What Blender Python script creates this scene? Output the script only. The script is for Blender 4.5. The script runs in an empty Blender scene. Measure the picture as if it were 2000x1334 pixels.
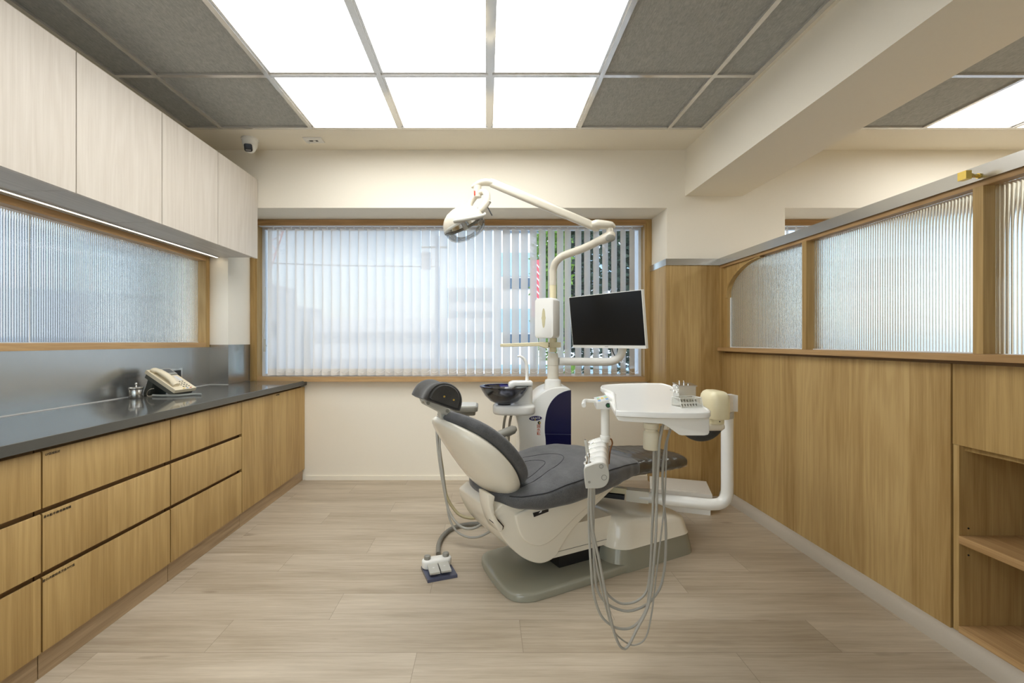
import bpy, bmesh, math, random
from mathutils import Vector, Matrix
random.seed(7)
PI = math.pi
SC = bpy.context.scene
COL = SC.collection
V = Vector
SKY, SUN, EXPO = .62, 4.0, 0.0
# ------------------------------------------------------------------ camera numbers (photo frame 2000 x 1334)
F, CX, CY, EYE = 889.0, 950.0, 666.5, 1.15
def at(px, py, Y):
    """world point seen at photo pixel (px,py) at distance Y"""
    return V(((px-CX)*Y/F, Y, EYE-(py-CY)*Y/F))
def atz(px, py, z):
    Y = (EYE-z)*F/(py-CY)
    return V(((px-CX)*Y/F, Y, z))
# ------------------------------------------------------------------ materials
class NT:
    def __init__(s, name):
        s.m = bpy.data.materials.new(name); s.m.use_nodes = True
        s.t = s.m.node_tree; s.t.nodes.clear()
        s.out = s.t.nodes.new('ShaderNodeOutputMaterial')
    def n(s, typ, **kw):
        x = s.t.nodes.new(typ)
        for k, v in kw.items(): setattr(x, k, v)
        return x
    def put(s, sock, v):
        if hasattr(v, 'is_output') or isinstance(v, bpy.types.NodeSocket): s.t.links.new(v, sock)
        else: sock.default_value = v
    def math(s, op, a, b=0.0, c=None):
        x = s.n('ShaderNodeMath', operation=op); s.put(x.inputs[0], a); s.put(x.inputs[1], b)
        if c is not None: s.put(x.inputs[2], c)
        return x.outputs[0]
    def xyz(s, x=0.0, y=0.0, z=0.0):
        c = s.n('ShaderNodeCombineXYZ')
        for i, v in enumerate((x, y, z)): s.put(c.inputs[i], v)
        return c.outputs[0]
    def coords(s):
        c = s.n('ShaderNodeTexCoord'); q = s.n('ShaderNodeSeparateXYZ'); s.t.links.new(c.outputs['Object'], q.inputs[0])
        return c.outputs['Object'], q.outputs[0], q.outputs[1], q.outputs[2]
    def noise(s, vec, scale=1.0, detail=3.0, rough=0.55, dist=0.0):
        x = s.n('ShaderNodeTexNoise'); s.put(x.inputs['Vector'], vec)
        x.inputs['Scale'].default_value = scale; x.inputs['Detail'].default_value = detail
        x.inputs['Roughness'].default_value = rough; x.inputs['Distortion'].default_value = dist
        return x.outputs['Fac']
    def white(s, vec):
        x = s.n('ShaderNodeTexWhiteNoise', noise_dimensions='3D'); s.put(x.inputs['Vector'], vec); return x.outputs['Value']
    def mapr(s, v, a, b, c, d):
        x = s.n('ShaderNodeMapRange'); s.put(x.inputs[0], v)
        for i, k in enumerate((a, b, c, d)): s.put(x.inputs[i+1], k)
        return x.outputs[0]
    def mix(s, f, a, b, mode='MIX'):
        x = s.n('ShaderNodeMix', data_type='RGBA', blend_type=mode)
        s.put(x.inputs[0], f)
        s.put(x.inputs[6], a if not isinstance(a, tuple) else (*a, 1)[:4]); s.put(x.inputs[7], b if not isinstance(b, tuple) else (*b, 1)[:4])
        return x.outputs[2]
    def bump(s, h, strength=0.2, dist=0.002):
        x = s.n('ShaderNodeBump'); x.inputs['Strength'].default_value = strength; x.inputs['Distance'].default_value = dist
        s.put(x.inputs['Height'], h); return x.outputs[0]
    def bsdf(s, color, rough=0.5, metal=0.0, spec=0.5, normal=None, **kw):
        x = s.n('ShaderNodeBsdfPrincipled')
        s.put(x.inputs['Base Color'], (*color, 1)[:4] if isinstance(color, tuple) else color)
        s.put(x.inputs['Roughness'], rough); s.put(x.inputs['Metallic'], metal); s.put(x.inputs['Specular IOR Level'], spec)
        if normal is not None: s.put(x.inputs['Normal'], normal)
        for k, v in kw.items(): s.put(x.inputs[k.replace('_', ' ')], v)
        return x.outputs[0]
    def done(s, sh):
        s.t.links.new(sh, s.out.inputs[0]); return s.m
def srgb(r, g, b):
    f = lambda c: (c/255/12.92) if c/255 <= .04045 else ((c/255+.055)/1.055)**2.4
    return (f(r), f(g), f(b))
def plain(name, col, rough=0.5, metal=0.0, spec=0.5, var=0.04, scale=30.0, bump=0.0, **kw):
    t = NT(name); vec, x, y, z = t.coords()
    nz = t.noise(vec, scale, 3.0)
    c = t.mix(nz, tuple(k*(1-var) for k in col), tuple(min(1, k*(1+var)) for k in col))
    nm = t.bump(nz, bump, 0.001) if bump else None
    return t.done(t.bsdf(c, rough, metal, spec, nm, **kw))
def wood(name, light, dark, axis='z', board=0.13, boards=0.10, fine=0.5, rough=0.45, spec=0.35):
    t = NT(name); vec, x, y, z = t.coords()
    if axis == 'z': al, cr = z, t.math('ADD', x, y)
    elif axis == 'y': al, cr = y, t.math('ADD', x, z)
    else: al, cr = x, t.math('ADD', y, z)
    rnd = t.n('ShaderNodeObjectInfo').outputs['Random']
    off = t.math('MULTIPLY', rnd, 13.0)
    cr2 = t.math('ADD', cr, off)
    bid = t.math('FLOOR', t.math('DIVIDE', cr2, board))
    bw = t.white(t.xyz(bid, 3.0, 1.0))
    al2 = t.math('ADD', al, t.math('MULTIPLY', bw, 9.0))
    warp = t.noise(t.xyz(t.math('MULTIPLY', cr2, 6.0), t.math('MULTIPLY', al2, .7), bw), 1.0, 2.0)
    ring = t.math('SINE', t.math('ADD', t.math('MULTIPLY', cr2, 90.0), t.math('MULTIPLY', warp, 46.0)))
    st = t.noise(t.xyz(t.math('MULTIPLY', cr2, 90.0), t.math('MULTIPLY', al2, 1.6), bw), 1.0, 4.0, 0.6)
    fn = t.noise(t.xyz(t.math('MULTIPLY', cr2, 420.0), t.math('MULTIPLY', al2, 9.0), bw), 1.0, 2.0)
    a = t.mapr(st, .3, .7, 0, 1)
    v = t.math('ADD', t.math('MULTIPLY', a, .40), t.math('MULTIPLY', t.mapr(ring, -1, 1, 0, 1), .21))
    v = t.math('ADD', v, t.math('MULTIPLY', t.mapr(fn, .3, .7, 0, 1), fine*.5))
    v = t.math('ADD', v, t.math('MULTIPLY', t.math('SUBTRACT', bw, .5), boards*4))
    c = t.mix(t.mapr(v, .1, .95, 0, 1), light, dark)
    return t.done(t.bsdf(c, rough, 0, spec, t.bump(fn, .06, .0006)))
def floor_mat():
    t = NT('floor_planks'); vec, x, y, z = t.coords()
    r = t.math('DIVIDE', t.math('SUBTRACT', y, 1.683), .197)
    row = t.math('FLOOR', r); fr = t.math('FRACT', r)
    xx = t.math('DIVIDE', t.math('SUBTRACT', t.math('ADD', x, .257), t.math('MULTIPLY', t.math('ADD', row, 1.0), .3933)), 1.18)
    idx = t.math('FLOOR', xx); fx = t.math('FRACT', xx)
    w1 = t.white(t.xyz(row, idx, 0.5)); w2 = t.white(t.xyz(idx, row, 7.5))
    u = t.math('ADD', x, t.math('MULTIPLY', w1, 20.0)); v = t.math('ADD', y, t.math('MULTIPLY', w2, 20.0))
    warp = t.noise(t.xyz(t.math('MULTIPLY', u, 1.4), t.math('MULTIPLY', v, 9.0), w1), 1.0, 3.0, .6)
    ring = t.math('SINE', t.math('ADD', t.math('MULTIPLY', v, 120.0), t.math('MULTIPLY', warp, 34.0)))
    st = t.noise(t.xyz(t.math('MULTIPLY', u, 2.2), t.math('MULTIPLY', v, 60.0), w2), 1.0, 5.0, .65)
    big = t.noise(t.xyz(t.math('MULTIPLY', u, 1.6), t.math('MULTIPLY', v, 10.0), w2), 1.0, 3.0)
    fn = t.noise(t.xyz(t.math('MULTIPLY', u, 14.0), t.math('MULTIPLY', v, 330.0), w2), 1.0, 2.0)
    kn = t.noise(t.xyz(t.math('MULTIPLY', u, 3.0), t.math('MULTIPLY', v, 11.0), w1), 1.0, 2.0)
    val = t.math('ADD', t.math('MULTIPLY', t.mapr(st, .32, .68, 0, 1), .36), t.math('MULTIPLY', t.mapr(big, .3, .7, 0, 1), .40))
    val = t.math('ADD', val, t.math('MULTIPLY', t.mapr(ring, -1, 1, 0, 1), .07))
    val = t.math('ADD', val, t.math('MULTIPLY', t.mapr(fn, .3, .7, 0, 1), .16))
    val = t.math('ADD', val, t.math('MULTIPLY', t.math('SUBTRACT', w1, .5), .30))
    c = t.mix(t.mapr(val, .05, 1.05, 0, 1), FLOOR_L, FLOOR_D)
    c = t.mix(t.mapr(kn, .70, .80, 0, .7), c, srgb(112, 92, 70))
    e1 = t.math('MULTIPLY', t.math('MINIMUM', fr, t.math('SUBTRACT', 1.0, fr)), .197)
    e2 = t.math('MULTIPLY', t.math('MINIMUM', fx, t.math('SUBTRACT', 1.0, fx)), 1.18)
    e = t.math('MINIMUM', e1, e2)
    c = t.mix(t.mapr(e, .0004, .0014, .55, 0), c, srgb(96, 80, 62))
    h = t.math('ADD', t.math('MULTIPLY', fn, .25), t.mapr(e, 0, .002, 0, 1))
    return t.done(t.bsdf(c, .42, 0, .4, t.bump(h, .12, .0008)))
FLOOR_L, FLOOR_D = srgb(202, 189, 168), srgb(150, 134, 111)
MT = {}
MT['floor'] = floor_mat()
MT['paint'] = plain('wall_paint', srgb(240, 233, 217), .75, 0, .25, .012, 60, .02)
MT['oak'] = wood('oak_veneer', srgb(186, 155, 100), srgb(148, 116, 66))
MT['oakp'] = wood('oak_veneer_wide', srgb(194, 164, 110), srgb(154, 121, 70), board=.115, boards=.13)
MT['oaky'] = wood('oak_solid_lengthwise', srgb(196, 160, 112), srgb(150, 114, 70), axis='y')
MT['oakx'] = wood('oak_solid_crosswise', srgb(196, 160, 112), srgb(150, 114, 70), axis='x')
MT['oakd'] = wood('oak_shadow_gap', srgb(150, 116, 74), srgb(104, 76, 44), axis='y')
MT['kick'] = wood('plinth_ash_wood', srgb(184, 158, 124), srgb(140, 116, 86), axis='y')
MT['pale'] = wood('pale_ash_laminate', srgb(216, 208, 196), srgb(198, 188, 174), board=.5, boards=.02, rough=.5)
MT['paley'] = wood('pale_ash_laminate_shaded', srgb(205, 198, 186), srgb(176, 168, 156), axis='y', board=.5, boards=.02)  # same laminate toned darker, underside shade put into the colour
def felt():
    t = NT('grey_felt'); vec, x, y, z = t.coords()
    a = t.noise(t.xyz(t.math('MULTIPLY', x, 260.0), t.math('MULTIPLY', y, 40.0), z), 1.0, 3.0, .7)
    b = t.noise(t.xyz(t.math('MULTIPLY', x, 40.0), t.math('MULTIPLY', y, 30.0), z), 1.0, 3.0, .7)
    v = t.math('ADD', t.math('MULTIPLY', a, .7), t.math('MULTIPLY', b, .3))
    return t.done(t.bsdf(t.mix(t.mapr(v, .3, .7, 0, 1), srgb(152, 153, 150), srgb(196, 197, 192)), .95, 0, .1, t.bump(a, .3, .002)))
MT['felt'] = felt()
MT['tbar'] = plain('glossy_ceiling_bar', (.72, .70, .66), .13, .55, .5, .01)
def emit(name, col, st):
    t = NT(name); e = t.n('ShaderNodeEmission'); e.inputs[0].default_value = (*col, 1); e.inputs[1].default_value = st
    return t.done(e.outputs[0])
LAMP = 6.6
MT['lamp'] = emit('ceiling_panel_glow', (.99, .995, .985), LAMP)
MT['led'] = emit('led_strip_glow', (1, .86, .64), 9.0)
def brushed(name, col, rough, axis='y', metal=.9):
    t = NT(name); vec, x, y, z = t.coords()
    al = {'x': x, 'y': y, 'z': z}[axis]
    a = t.noise(t.xyz(t.math('MULTIPLY', al, 3.0), t.math('MULTIPLY', z, 260.0), 0.0), 1.0, 3.0)
    b = t.noise(vec, 5.0, 3.0)
    c = t.mix(a, tuple(k*.98 for k in col), tuple(min(1, k*1.02) for k in col))
    return t.done(t.bsdf(c, t.mapr(a, .2, .8, rough*.97, rough*1.03), metal, .5))
MT['steel'] = brushed('brushed_steel_sheet', (.49, .485, .465), .25)
MT['steelrail'] = brushed('satin_metal_rail', (.52, .51, .485), .24)
MT['counter'] = plain('grey_quartz_top', srgb(90, 89, 84), .08, 0, .28, .03, 120)
MT['chrome'] = plain('chrome', (.78, .77, .74), .12, 1.0)
MT['dchrome'] = plain('worn_chrome', (.5, .49, .46), .25, 1.0)
MT['brass'] = plain('brass', (.70, .52, .14), .28, 1.0, .5, .08, 80)
MT['white'] = plain('white_gloss_plastic', srgb(236, 235, 229), .22, 0, .5, .01)
MT['whitew'] = plain('warm_white_enamel', srgb(232, 226, 210), .16, 0, .5, .012)
MT['lampw'] = plain('lamp_enamel', srgb(214, 207, 190), .2, 0, .5, .01)
MT['cream'] = plain('cream_plastic', srgb(226, 216, 180), .35, 0, .45, .015)
MT['beige'] = plain('beige_phone_plastic', srgb(226, 214, 186), .4, 0, .4, .015)
MT['grey'] = plain('grey_plastic', srgb(140, 138, 128), .35, 0, .45, .02)
MT['lgrey'] = plain('light_grey_plastic', srgb(190, 188, 178), .35, 0, .45, .02)
MT['basegrey'] = plain('base_grey_enamel', srgb(146, 144, 128), .14, 0, .5, .012)
MT['hose'] = plain('grey_silicone_hose', srgb(162, 159, 149), .42, 0, .4, .02)
MT['hosed'] = plain('dark_grey_hose', srgb(122, 119, 110), .5, 0, .35, .02)
MT['black'] = plain('black_plastic', (.012, .012, .013), .35)
MT['screen'] = plain('black_screen', (.004, .004, .0045), .28, 0, .35, .0)
MT['navy'] = plain('navy_gloss_panel', srgb(24, 24, 62), .12, 0, .5, .01)
MT['navyplate'] = plain('navy_rubber_plate', srgb(80, 84, 104), .25, 0, .5, .02)
MT['orange'] = plain('orange_lettering', srgb(200, 84, 16), .6)
MT['ink'] = plain('black_ink', srgb(50, 42, 30), .7)
MT['whiteink'] = plain('white_ink', (.85, .85, .85), .6)
MT['yellow'] = plain('yellow_mark', srgb(224, 190, 20), .5)
MT['keyblue'] = plain('blue_key', srgb(120, 160, 205), .5)
MT['keyyel'] = plain('yellow_key', srgb(226, 200, 90), .5)
MT['keygrn'] = plain('mint_key', srgb(160, 205, 190), .5)
MT['keypad'] = plain('keypad_film', srgb(206, 206, 204), .35)
MT['greenbtn'] = plain('green_button', srgb(16, 84, 34), .3)
MT['red'] = plain('red_mark', srgb(200, 60, 40), .5)
def fabric(name, a, b, sc=900):
    t = NT(name); vec, x, y, z = t.coords()
    n1 = t.noise(vec, sc, 2.0, .7); n2 = t.noise(vec, 18, 3.0)
    v = t.math('ADD', t.math('MULTIPLY', n1, .75), t.math('MULTIPLY', n2, .25))
    return t.done(t.bsdf(t.mix(t.mapr(v, .35, .65, 0, 1), a, b), .75, 0, .3, t.bump(n1, .25, .0008), Sheen_Weight=.25))
MT['fabric'] = fabric('charcoal_upholstery', srgb(58, 58, 60), srgb(104, 104, 104), 620)
MT['fabricd'] = fabric('dark_upholstery_back', srgb(42, 41, 39), srgb(70, 68, 64), 620)
MT['seam'] = plain('seam_thread', srgb(40, 40, 44), .8)
def clear(name, tint, gl=.1, rough=.03, tr=1.0):
    t = NT(name)
    a = t.n('ShaderNodeBsdfTransparent'); a.inputs[0].default_value = (*tint, 1)
    g = t.n('ShaderNodeBsdfGlossy'); g.inputs['Roughness'].default_value = rough
    fr = t.n('ShaderNodeLayerWeight'); fr.inputs[0].default_value = .35
    m = t.n('ShaderNodeMixShader'); t.put(m.inputs[0], t.math('MULTIPLY_ADD', fr.outputs['Fresnel'], .7, gl))
    t.t.links.new(a.outputs[0], m.inputs[1]); t.t.links.new(g.outputs[0], m.inputs[2])
    return t.done(m.outputs[0])
MT['glass'] = clear('clear_window_glass', (.96, .98, .97), .015)
MT['acrylic'] = clear('clear_acrylic', (.93, .93, .90), .06, .08)
MT['lens'] = clear('clear_lamp_lens', (.97, .98, .98), .03, .03)
MT['film'] = clear('clear_plastic_film', (.99, .975, .95), .10, .14)
MT['bowl'] = clear('smoked_blue_glass', (.44, .45, .49), .05, .03)
MT['blueglass'] = clear('cobalt_glass', (.12, .14, .62), .03, .05)
def reeded(name, tint, rough=.05, tr=.06):
    t = NT(name)
    g = t.n('ShaderNodeBsdfGlass'); g.inputs['Color'].default_value = (*tint, 1); g.inputs['Roughness'].default_value = rough; g.inputs['IOR'].default_value = 1.46
    a = t.n('ShaderNodeBsdfTransparent'); a.inputs[0].default_value = (*tint, 1)
    d = t.n('ShaderNodeBsdfTranslucent'); d.inputs[0].default_value = (.9, .93, .93, 1)
    m = t.n('ShaderNodeMixShader'); m.inputs[0].default_value = tr
    t.t.links.new(g.outputs[0], m.inputs[1]); t.t.links.new(a.outputs[0], m.inputs[2])
    m2 = t.n('ShaderNodeMixShader'); m2.inputs[0].default_value = .05
    t.t.links.new(m.outputs[0], m2.inputs[1]); t.t.links.new(d.outputs[0], m2.inputs[2])
    return t.done(m2.outputs[0])
MT['reed'] = reeded('reeded_glass', (.97, .99, .985))
def vane_mat():
    t = NT('sheer_blind_fabric'); vec, x, y, z = t.coords()
    w = t.noise(vec, 700, 2.0)
    d = t.n('ShaderNodeBsdfDiffuse'); t.put(d.inputs[0], t.mix(w, (.86, .855, .83), (.92, .915, .90)))
    l = t.n('ShaderNodeBsdfTranslucent'); l.inputs[0].default_value = (.86, .86, .86, 1)
    p = t.n('ShaderNodeBsdfTransparent')
    m = t.n('ShaderNodeMixShader'); m.inputs[0].default_value = .24
    t.t.links.new(d.outputs[0], m.inputs[1]); t.t.links.new(l.outputs[0], m.inputs[2])
    m2 = t.n('ShaderNodeMixShader'); m2.inputs[0].default_value = .13
    t.t.links.new(m.outputs[0], m2.inputs[1]); t.t.links.new(p.outputs[0], m2.inputs[2])
    return t.done(m2.outputs[0])
MT['vane'] = vane_mat()
MT['hem'] = plain('blind_hem_fabric', (.78, .74, .68), .8, 0, .2, .02, 200)
def leafmat(name, a, b):
    t = NT(name); vec, x, y, z = t.coords(); n1 = t.noise(vec, 9.0, 3.0)
    d = t.bsdf(t.mix(n1, a, b), .5, 0, .4); l = t.n('ShaderNodeBsdfTranslucent'); t.put(l.inputs[0], t.mix(n1, a, b))
    m = t.n('ShaderNodeMixShader'); m.inputs[0].default_value = .35
    t.t.links.new(d, m.inputs[1]); t.t.links.new(l.outputs[0], m.inputs[2]); return t.done(m.outputs[0])
MT['leaf'] = leafmat('green_leaves', srgb(70, 110, 40), srgb(140, 176, 70))
MT['leafd'] = leafmat('dark_green_leaves', srgb(28, 42, 40), srgb(62, 86, 60))
MT['bark'] = plain('bark', srgb(84, 70, 56), .9, 0, .2, .2, 20, .4)
MT['asphalt'] = plain('asphalt', srgb(196, 197, 200), .9, 0, .2, .06, 4)
MT['bwhite'] = plain('white_facade', srgb(236, 238, 240), .8, 0, .2, .03, 3)
MT['bgrey'] = plain('grey_facade', srgb(176, 184, 194), .8, 0, .2, .04, 3)
MT['bdark'] = plain('dark_window_band', srgb(70, 92, 112), .25, 0, .5, .05, 2)
MT['bblue'] = plain('blue_glass_band', srgb(156, 182, 196), .2, 0, .5, .05, 2)
MT['byel'] = plain('pale_yellow_panel', srgb(236, 226, 180), .7)
MT['bred'] = plain('red_sign_paint', srgb(214, 84, 96), .6)
MT['crane'] = plain('red_crane_paint', srgb(214, 120, 120), .6)
# ------------------------------------------------------------------ mesh building
WM = {}      # world matrix of each root empty, by name
class M:
    def __init__(s): s.b = bmesh.new()
    def _bev(s, vs, bev, seg=2, ang=25):
        vset = set(vs); es = [e for e in s.b.edges if e.verts[0] in vset and e.verts[1] in vset and len(e.link_faces) == 2 and e.calc_face_angle(0) > math.radians(ang)]
        bmesh.ops.bevel(s.b, geom=es, offset=bev, segments=seg, profile=.5, affect='EDGES', clamp_overlap=True)
    def box(s, x0, x1, y0, y1, z0, z1, bev=0, seg=2, mat=None):
        vs = [s.b.verts.new(((x0, x1)[i & 1], (y0, y1)[i >> 1 & 1], (z0, z1)[i >> 2 & 1])) for i in range(8)]
        for f in ((0, 2, 3, 1), (4, 5, 7, 6), (0, 1, 5, 4), (2, 6, 7, 3), (0, 4, 6, 2), (1, 3, 7, 5)): s.b.faces.new([vs[i] for i in f])
        if mat is not None:
            for v in vs: v.co = mat @ v.co
        if bev: s._bev(vs, bev, seg)
        return s
    def prism(s, pts, a0, a1, axis='y', bev=0, seg=2, mat=None, ang=40):
        mk = {'y': lambda p, a: V((p[0], a, p[1])), 'z': lambda p, a: V((p[0], p[1], a)), 'x': lambda p, a: V((a, p[0], p[1]))}[axis]
        A = [s.b.verts.new(mk(p, a0)) for p in pts]; B = [s.b.verts.new(mk(p, a1)) for p in pts]
        n = len(pts); fs = [s.b.faces.new(A), s.b.faces.new(B[::-1])]
        for i in range(n): fs.append(s.b.faces.new((A[i], B[i], B[(i+1) % n], A[(i+1) % n])))
        if mat is not None:
            for v in A+B: v.co = mat @ v.co
        bmesh.ops.recalc_face_normals(s.b, faces=fs)
        if bev: s._bev(A+B, bev, seg, ang)
        return s
    def loft(s, rings, cap=True, closed=True):
        R = [[s.b.verts.new(p) for p in r] for r in rings]; n = len(rings[0]); fs = []
        for a, b in zip(R, R[1:]):
            for i in range(n if closed else n-1): fs.append(s.b.faces.new((a[i], a[(i+1) % n], b[(i+1) % n], b[i])))
        if cap and closed: fs += [s.b.faces.new(R[0][::-1]), s.b.faces.new(R[-1])]
        bmesh.ops.recalc_face_normals(s.b, faces=fs)
        return s
    def tube(s, pts, r, n=12, cap=True, smooth=0, flat=1.0):
        pts = [V(p) for p in pts]
        rs = list(r) if hasattr(r, '__len__') else [r]*len(pts)
        if smooth:
            q, rr = [], []
            P = [pts[0]*2-pts[1]]+pts+[pts[-1]*2-pts[-2]]
            for i in range(1, len(P)-2):
                for k in range(smooth):
                    t = k/smooth; a, b, c, d = P[i-1:i+3]
                    q.append(.5*((2*b)+(c-a)*t+(2*a-5*b+4*c-d)*t*t+(3*b-a-3*c+d)*t**3)); rr.append(rs[i-1]*(1-t)+rs[i]*t)
            pts, rs = q+[pts[-1]], rr+[rs[-1]]
        T = [(pts[min(i+1, len(pts)-1)]-pts[max(i-1, 0)]).normalized() for i in range(len(pts))]
        up = V((0, 0, 1)) if abs(T[0].z) < .9 else V((1, 0, 0))
        N = (up-T[0]*up.dot(T[0])).normalized(); rings = []
        for p, t, rad in zip(pts, T, rs):
            N = (N-t*N.dot(t)).normalized(); B = t.cross(N)
            rings.append([p+(N*math.cos(2*PI*k/n)*flat+B*math.sin(2*PI*k/n))*rad for k in range(n)])
        return s.loft(rings, cap)
    def cyl(s, p0, p1, r, n=20, bev=0):
        p0, p1 = V(p0), V(p1)
        if not bev: return s.tube([p0, p1], r, n)
        d = (p1-p0).normalized()*bev
        return s.tube([p0, p0+d*.15, p0+d*.5, p0+d, p1-d, p1-d*.5, p1-d*.15, p1], [r-bev, r-bev*.5, r-bev*.13, r, r, r-bev*.13, r-bev*.5, r-bev], n)
    def lathe(s, prof, n=32, mat=None, cap=False):
        rings = [[V((r*math.cos(2*PI*k/n), r*math.sin(2*PI*k/n), z)) for k in range(n)] for r, z in prof]
        if mat is not None: rings = [[mat @ p for p in r] for r in rings]
        return s.loft(rings, cap)
    def ball(s, c, r, n=16, mat=None):
        c = V(c); r = V((r, r, r)) if not hasattr(r, '__len__') else V(r)
        rings = []
        for i in range(n//2+1):
            a = PI*i/(n//2); a = min(max(a, .02), PI-.02)
            rings.append([V((r.x*math.sin(a)*math.cos(2*PI*k/n), r.y*math.sin(a)*math.sin(2*PI*k/n), r.z*math.cos(a))) for k in range(n)])
        if mat is not None: rings = [[mat @ p for p in q] for q in rings]
        return s.loft([[p+c for p in q] for q in rings])
    def quad(s, *p):
        s.b.faces.new([s.b.verts.new(q) for q in p]); return s
    def text(s, body, size, mat, ext=.0004, bold=0):
        cu = bpy.data.curves.new('t', 'FONT'); cu.body = body; cu.size = size; cu.extrude = ext; cu.align_x = 'CENTER'; cu.align_y = 'CENTER'; cu.offset = bold; cu.resolution_u = 3
        o = bpy.data.objects.new('t', cu); COL.objects.link(o); bpy.context.view_layer.update()
        dg = bpy.context.evaluated_depsgraph_get(); me = bpy.data.meshes.new_from_object(o.evaluated_get(dg))
        me.transform(mat); s.b.from_mesh(me); bpy.data.objects.remove(o); bpy.data.curves.remove(cu); bpy.data.meshes.remove(me)
        return s
    def build(s, name, mat, parent=None, world=True, smooth=38, label=None):
        if world and parent is not None:
            r = parent
            while r.parent: r = r.parent
            if r.name in WM: s.b.transform(WM[r.name].inverted())
        me = bpy.data.meshes.new(name); s.b.to_mesh(me); s.b.free()
        if mat is not None: me.materials.append(MT[mat] if isinstance(mat, str) else mat)
        if smooth:
            for p in me.polygons: p.use_smooth = True
            me.set_sharp_from_angle(angle=math.radians(smooth))
        o = bpy.data.objects.new(name, me); COL.objects.link(o)
        if parent is not None: o.parent = parent
        if label: o['label'] = label
        return o
def tag(o, label, cat, group=None, kind=None):
    o['label'] = label; o['category'] = cat
    if group: o['group'] = group
    if kind: o['kind'] = kind
    return o
def thing(name, label, cat, loc=(0, 0, 0), rz=0.0, group=None):
    o = bpy.data.objects.new(name, None); COL.objects.link(o)
    o.empty_display_size = .05
    o.location = loc; o.rotation_euler = (0, 0, rz)
    WM[o.name] = Matrix.Translation(V(loc)) @ Matrix.Rotation(rz, 4, 'Z')
    return tag(o, label, cat, group)
def struct(m, name, mat, parent=None, smooth=38):
    o = m.build(name, mat, parent, smooth=smooth)
    if parent is None: o['kind'] = 'structure'
    return o
def copy_tree(o, parent=None):
    c = o.copy(); COL.objects.link(c); c.parent = parent
    for ch in list(o.children): copy_tree(ch, c)
    return c
def supring(a, b, p, n, f):
    """closed superellipse ring; f(x,y) -> Vector"""
    out = []
    for k in range(n):
        t = 2*PI*k/n; c, s_ = math.cos(t), math.sin(t)
        out.append(f(a*math.copysign(abs(c)**(2/p), c), b*math.copysign(abs(s_)**(2/p), s_)))
    return out
def rrect(x0, x1, y0, y1, r, n=5):
    out = []
    for cx, cy, a0 in ((x1-r, y1-r, 0), (x0+r, y1-r, PI/2), (x0+r, y0+r, PI), (x1-r, y0+r, 1.5*PI)):
        for k in range(n+1): a = a0+PI/2*k/n; out.append((cx+r*math.cos(a), cy+r*math.sin(a)))
    return out
def spline(pts, k=8, closed=False):
    n = len(pts); out = []
    for i in range(n if closed else n-1):
        g = (lambda j: pts[j % n]) if closed else (lambda j: pts[min(max(j, 0), n-1)])
        a, b, c, d = g(i-1), g(i), g(i+1), g(i+2)
        for q in range(k):
            t = q/k
            out.append(tuple(.5*((2*b[j])+(c[j]-a[j])*t+(2*a[j]-5*b[j]+4*c[j]-d[j])*t*t+(3*b[j]-a[j]-3*c[j]+d[j])*t**3) for j in range(len(b))))
    if not closed: out.append(tuple(pts[-1]))
    return out
def frame(o, x, z):
    """matrix with origin o, local x along x, local z along z"""
    x = V(x).normalized(); z = V(z); z = (z-x*z.dot(x)).normalized(); y = z.cross(x)
    return Matrix(((x.x, y.x, z.x, o[0]), (x.y, y.y, z.y, o[1]), (x.z, y.z, z.z, o[2]), (0, 0, 0, 1)))
# ================================================================== ROOM
XL, YF, YB, ZC = -2.07, 3.40, 3.785, 2.58
struct(M().box(-2.4, 5.6, -1.9, 4.0, -.12, 0), 'floor', 'floor', smooth=0)
# --- back wall with its two window bays
w = M()
w.box(-2.3, 5.6, YF, 3.98, 2.148, 2.85)
w.box(-2.3, -1.93, YF, 3.98, 0, 2.148)
w.box(1.35, 2.23, YF, 3.98, 0, 2.148)
w.box(5.0, 5.6, YF, 3.98, 0, 2.148)
w.box(-1.93, 1.35, YB, 3.98, 0, .825)
w.box(2.23, 5.0, YB, 3.98, 0, .825)
struct(w, 'wall_back', 'paint', smooth=0)
w = M()
w.box(-2.3, XL, -1.9, YF, 0, 1.11); w.box(-2.3, XL, -1.9, YF, 1.778, 2.85)
w.box(-2.3, XL, -1.9, .4, 1.11, 1.778); w.box(-2.3, XL, 3.375, YF, 1.11, 1.778)
struct(w, 'wall_left', 'paint', smooth=0)
w = M()
w.box(-2.3, -2.02, -1.9, -1.7, 0, 2.85); w.box(.30, 5.6, -1.9, -1.7, 0, 2.85); w.box(-2.02, .30, -1.9, -1.7, 2.35, 2.85); w.box(-2.02, .30, -1.9, -1.7, 0, .08)
struct(w, 'wall_front', 'paint', smooth=0)
w4 = bpy.data.objects.new('window_4', None); COL.objects.link(w4); w4['kind'] = 'structure'; w4.location = (-.3, -1.8, .08); WM['window_4'] = Matrix.Translation(w4.location)  # unseen glazed opening added behind the camera as fill light
f = M()
for xa in (-2.02, -.90, .25): f.box(xa, xa+.05, -1.84, -1.76, .08, 2.35, .002, 1)
for xa, xb in ((-1.97, -.90), (-.85, .25)): f.box(xa, xb, -1.84, -1.76, .08, .14, .002, 1); f.box(xa, xb, -1.84, -1.76, 2.29, 2.35, .002, 1)
f.build('window_frame', 'oak', w4, label='oak frame of the unseen opening added for fill light')
M().box(-1.97, .25, -1.803, -1.797, .14, 2.29).build('window_pane', 'glass', w4, smooth=0)
struct(M().box(5.45, 5.6, -1.7, YF, 0, 2.85), 'wall_far_right', 'paint', smooth=0)
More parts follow.
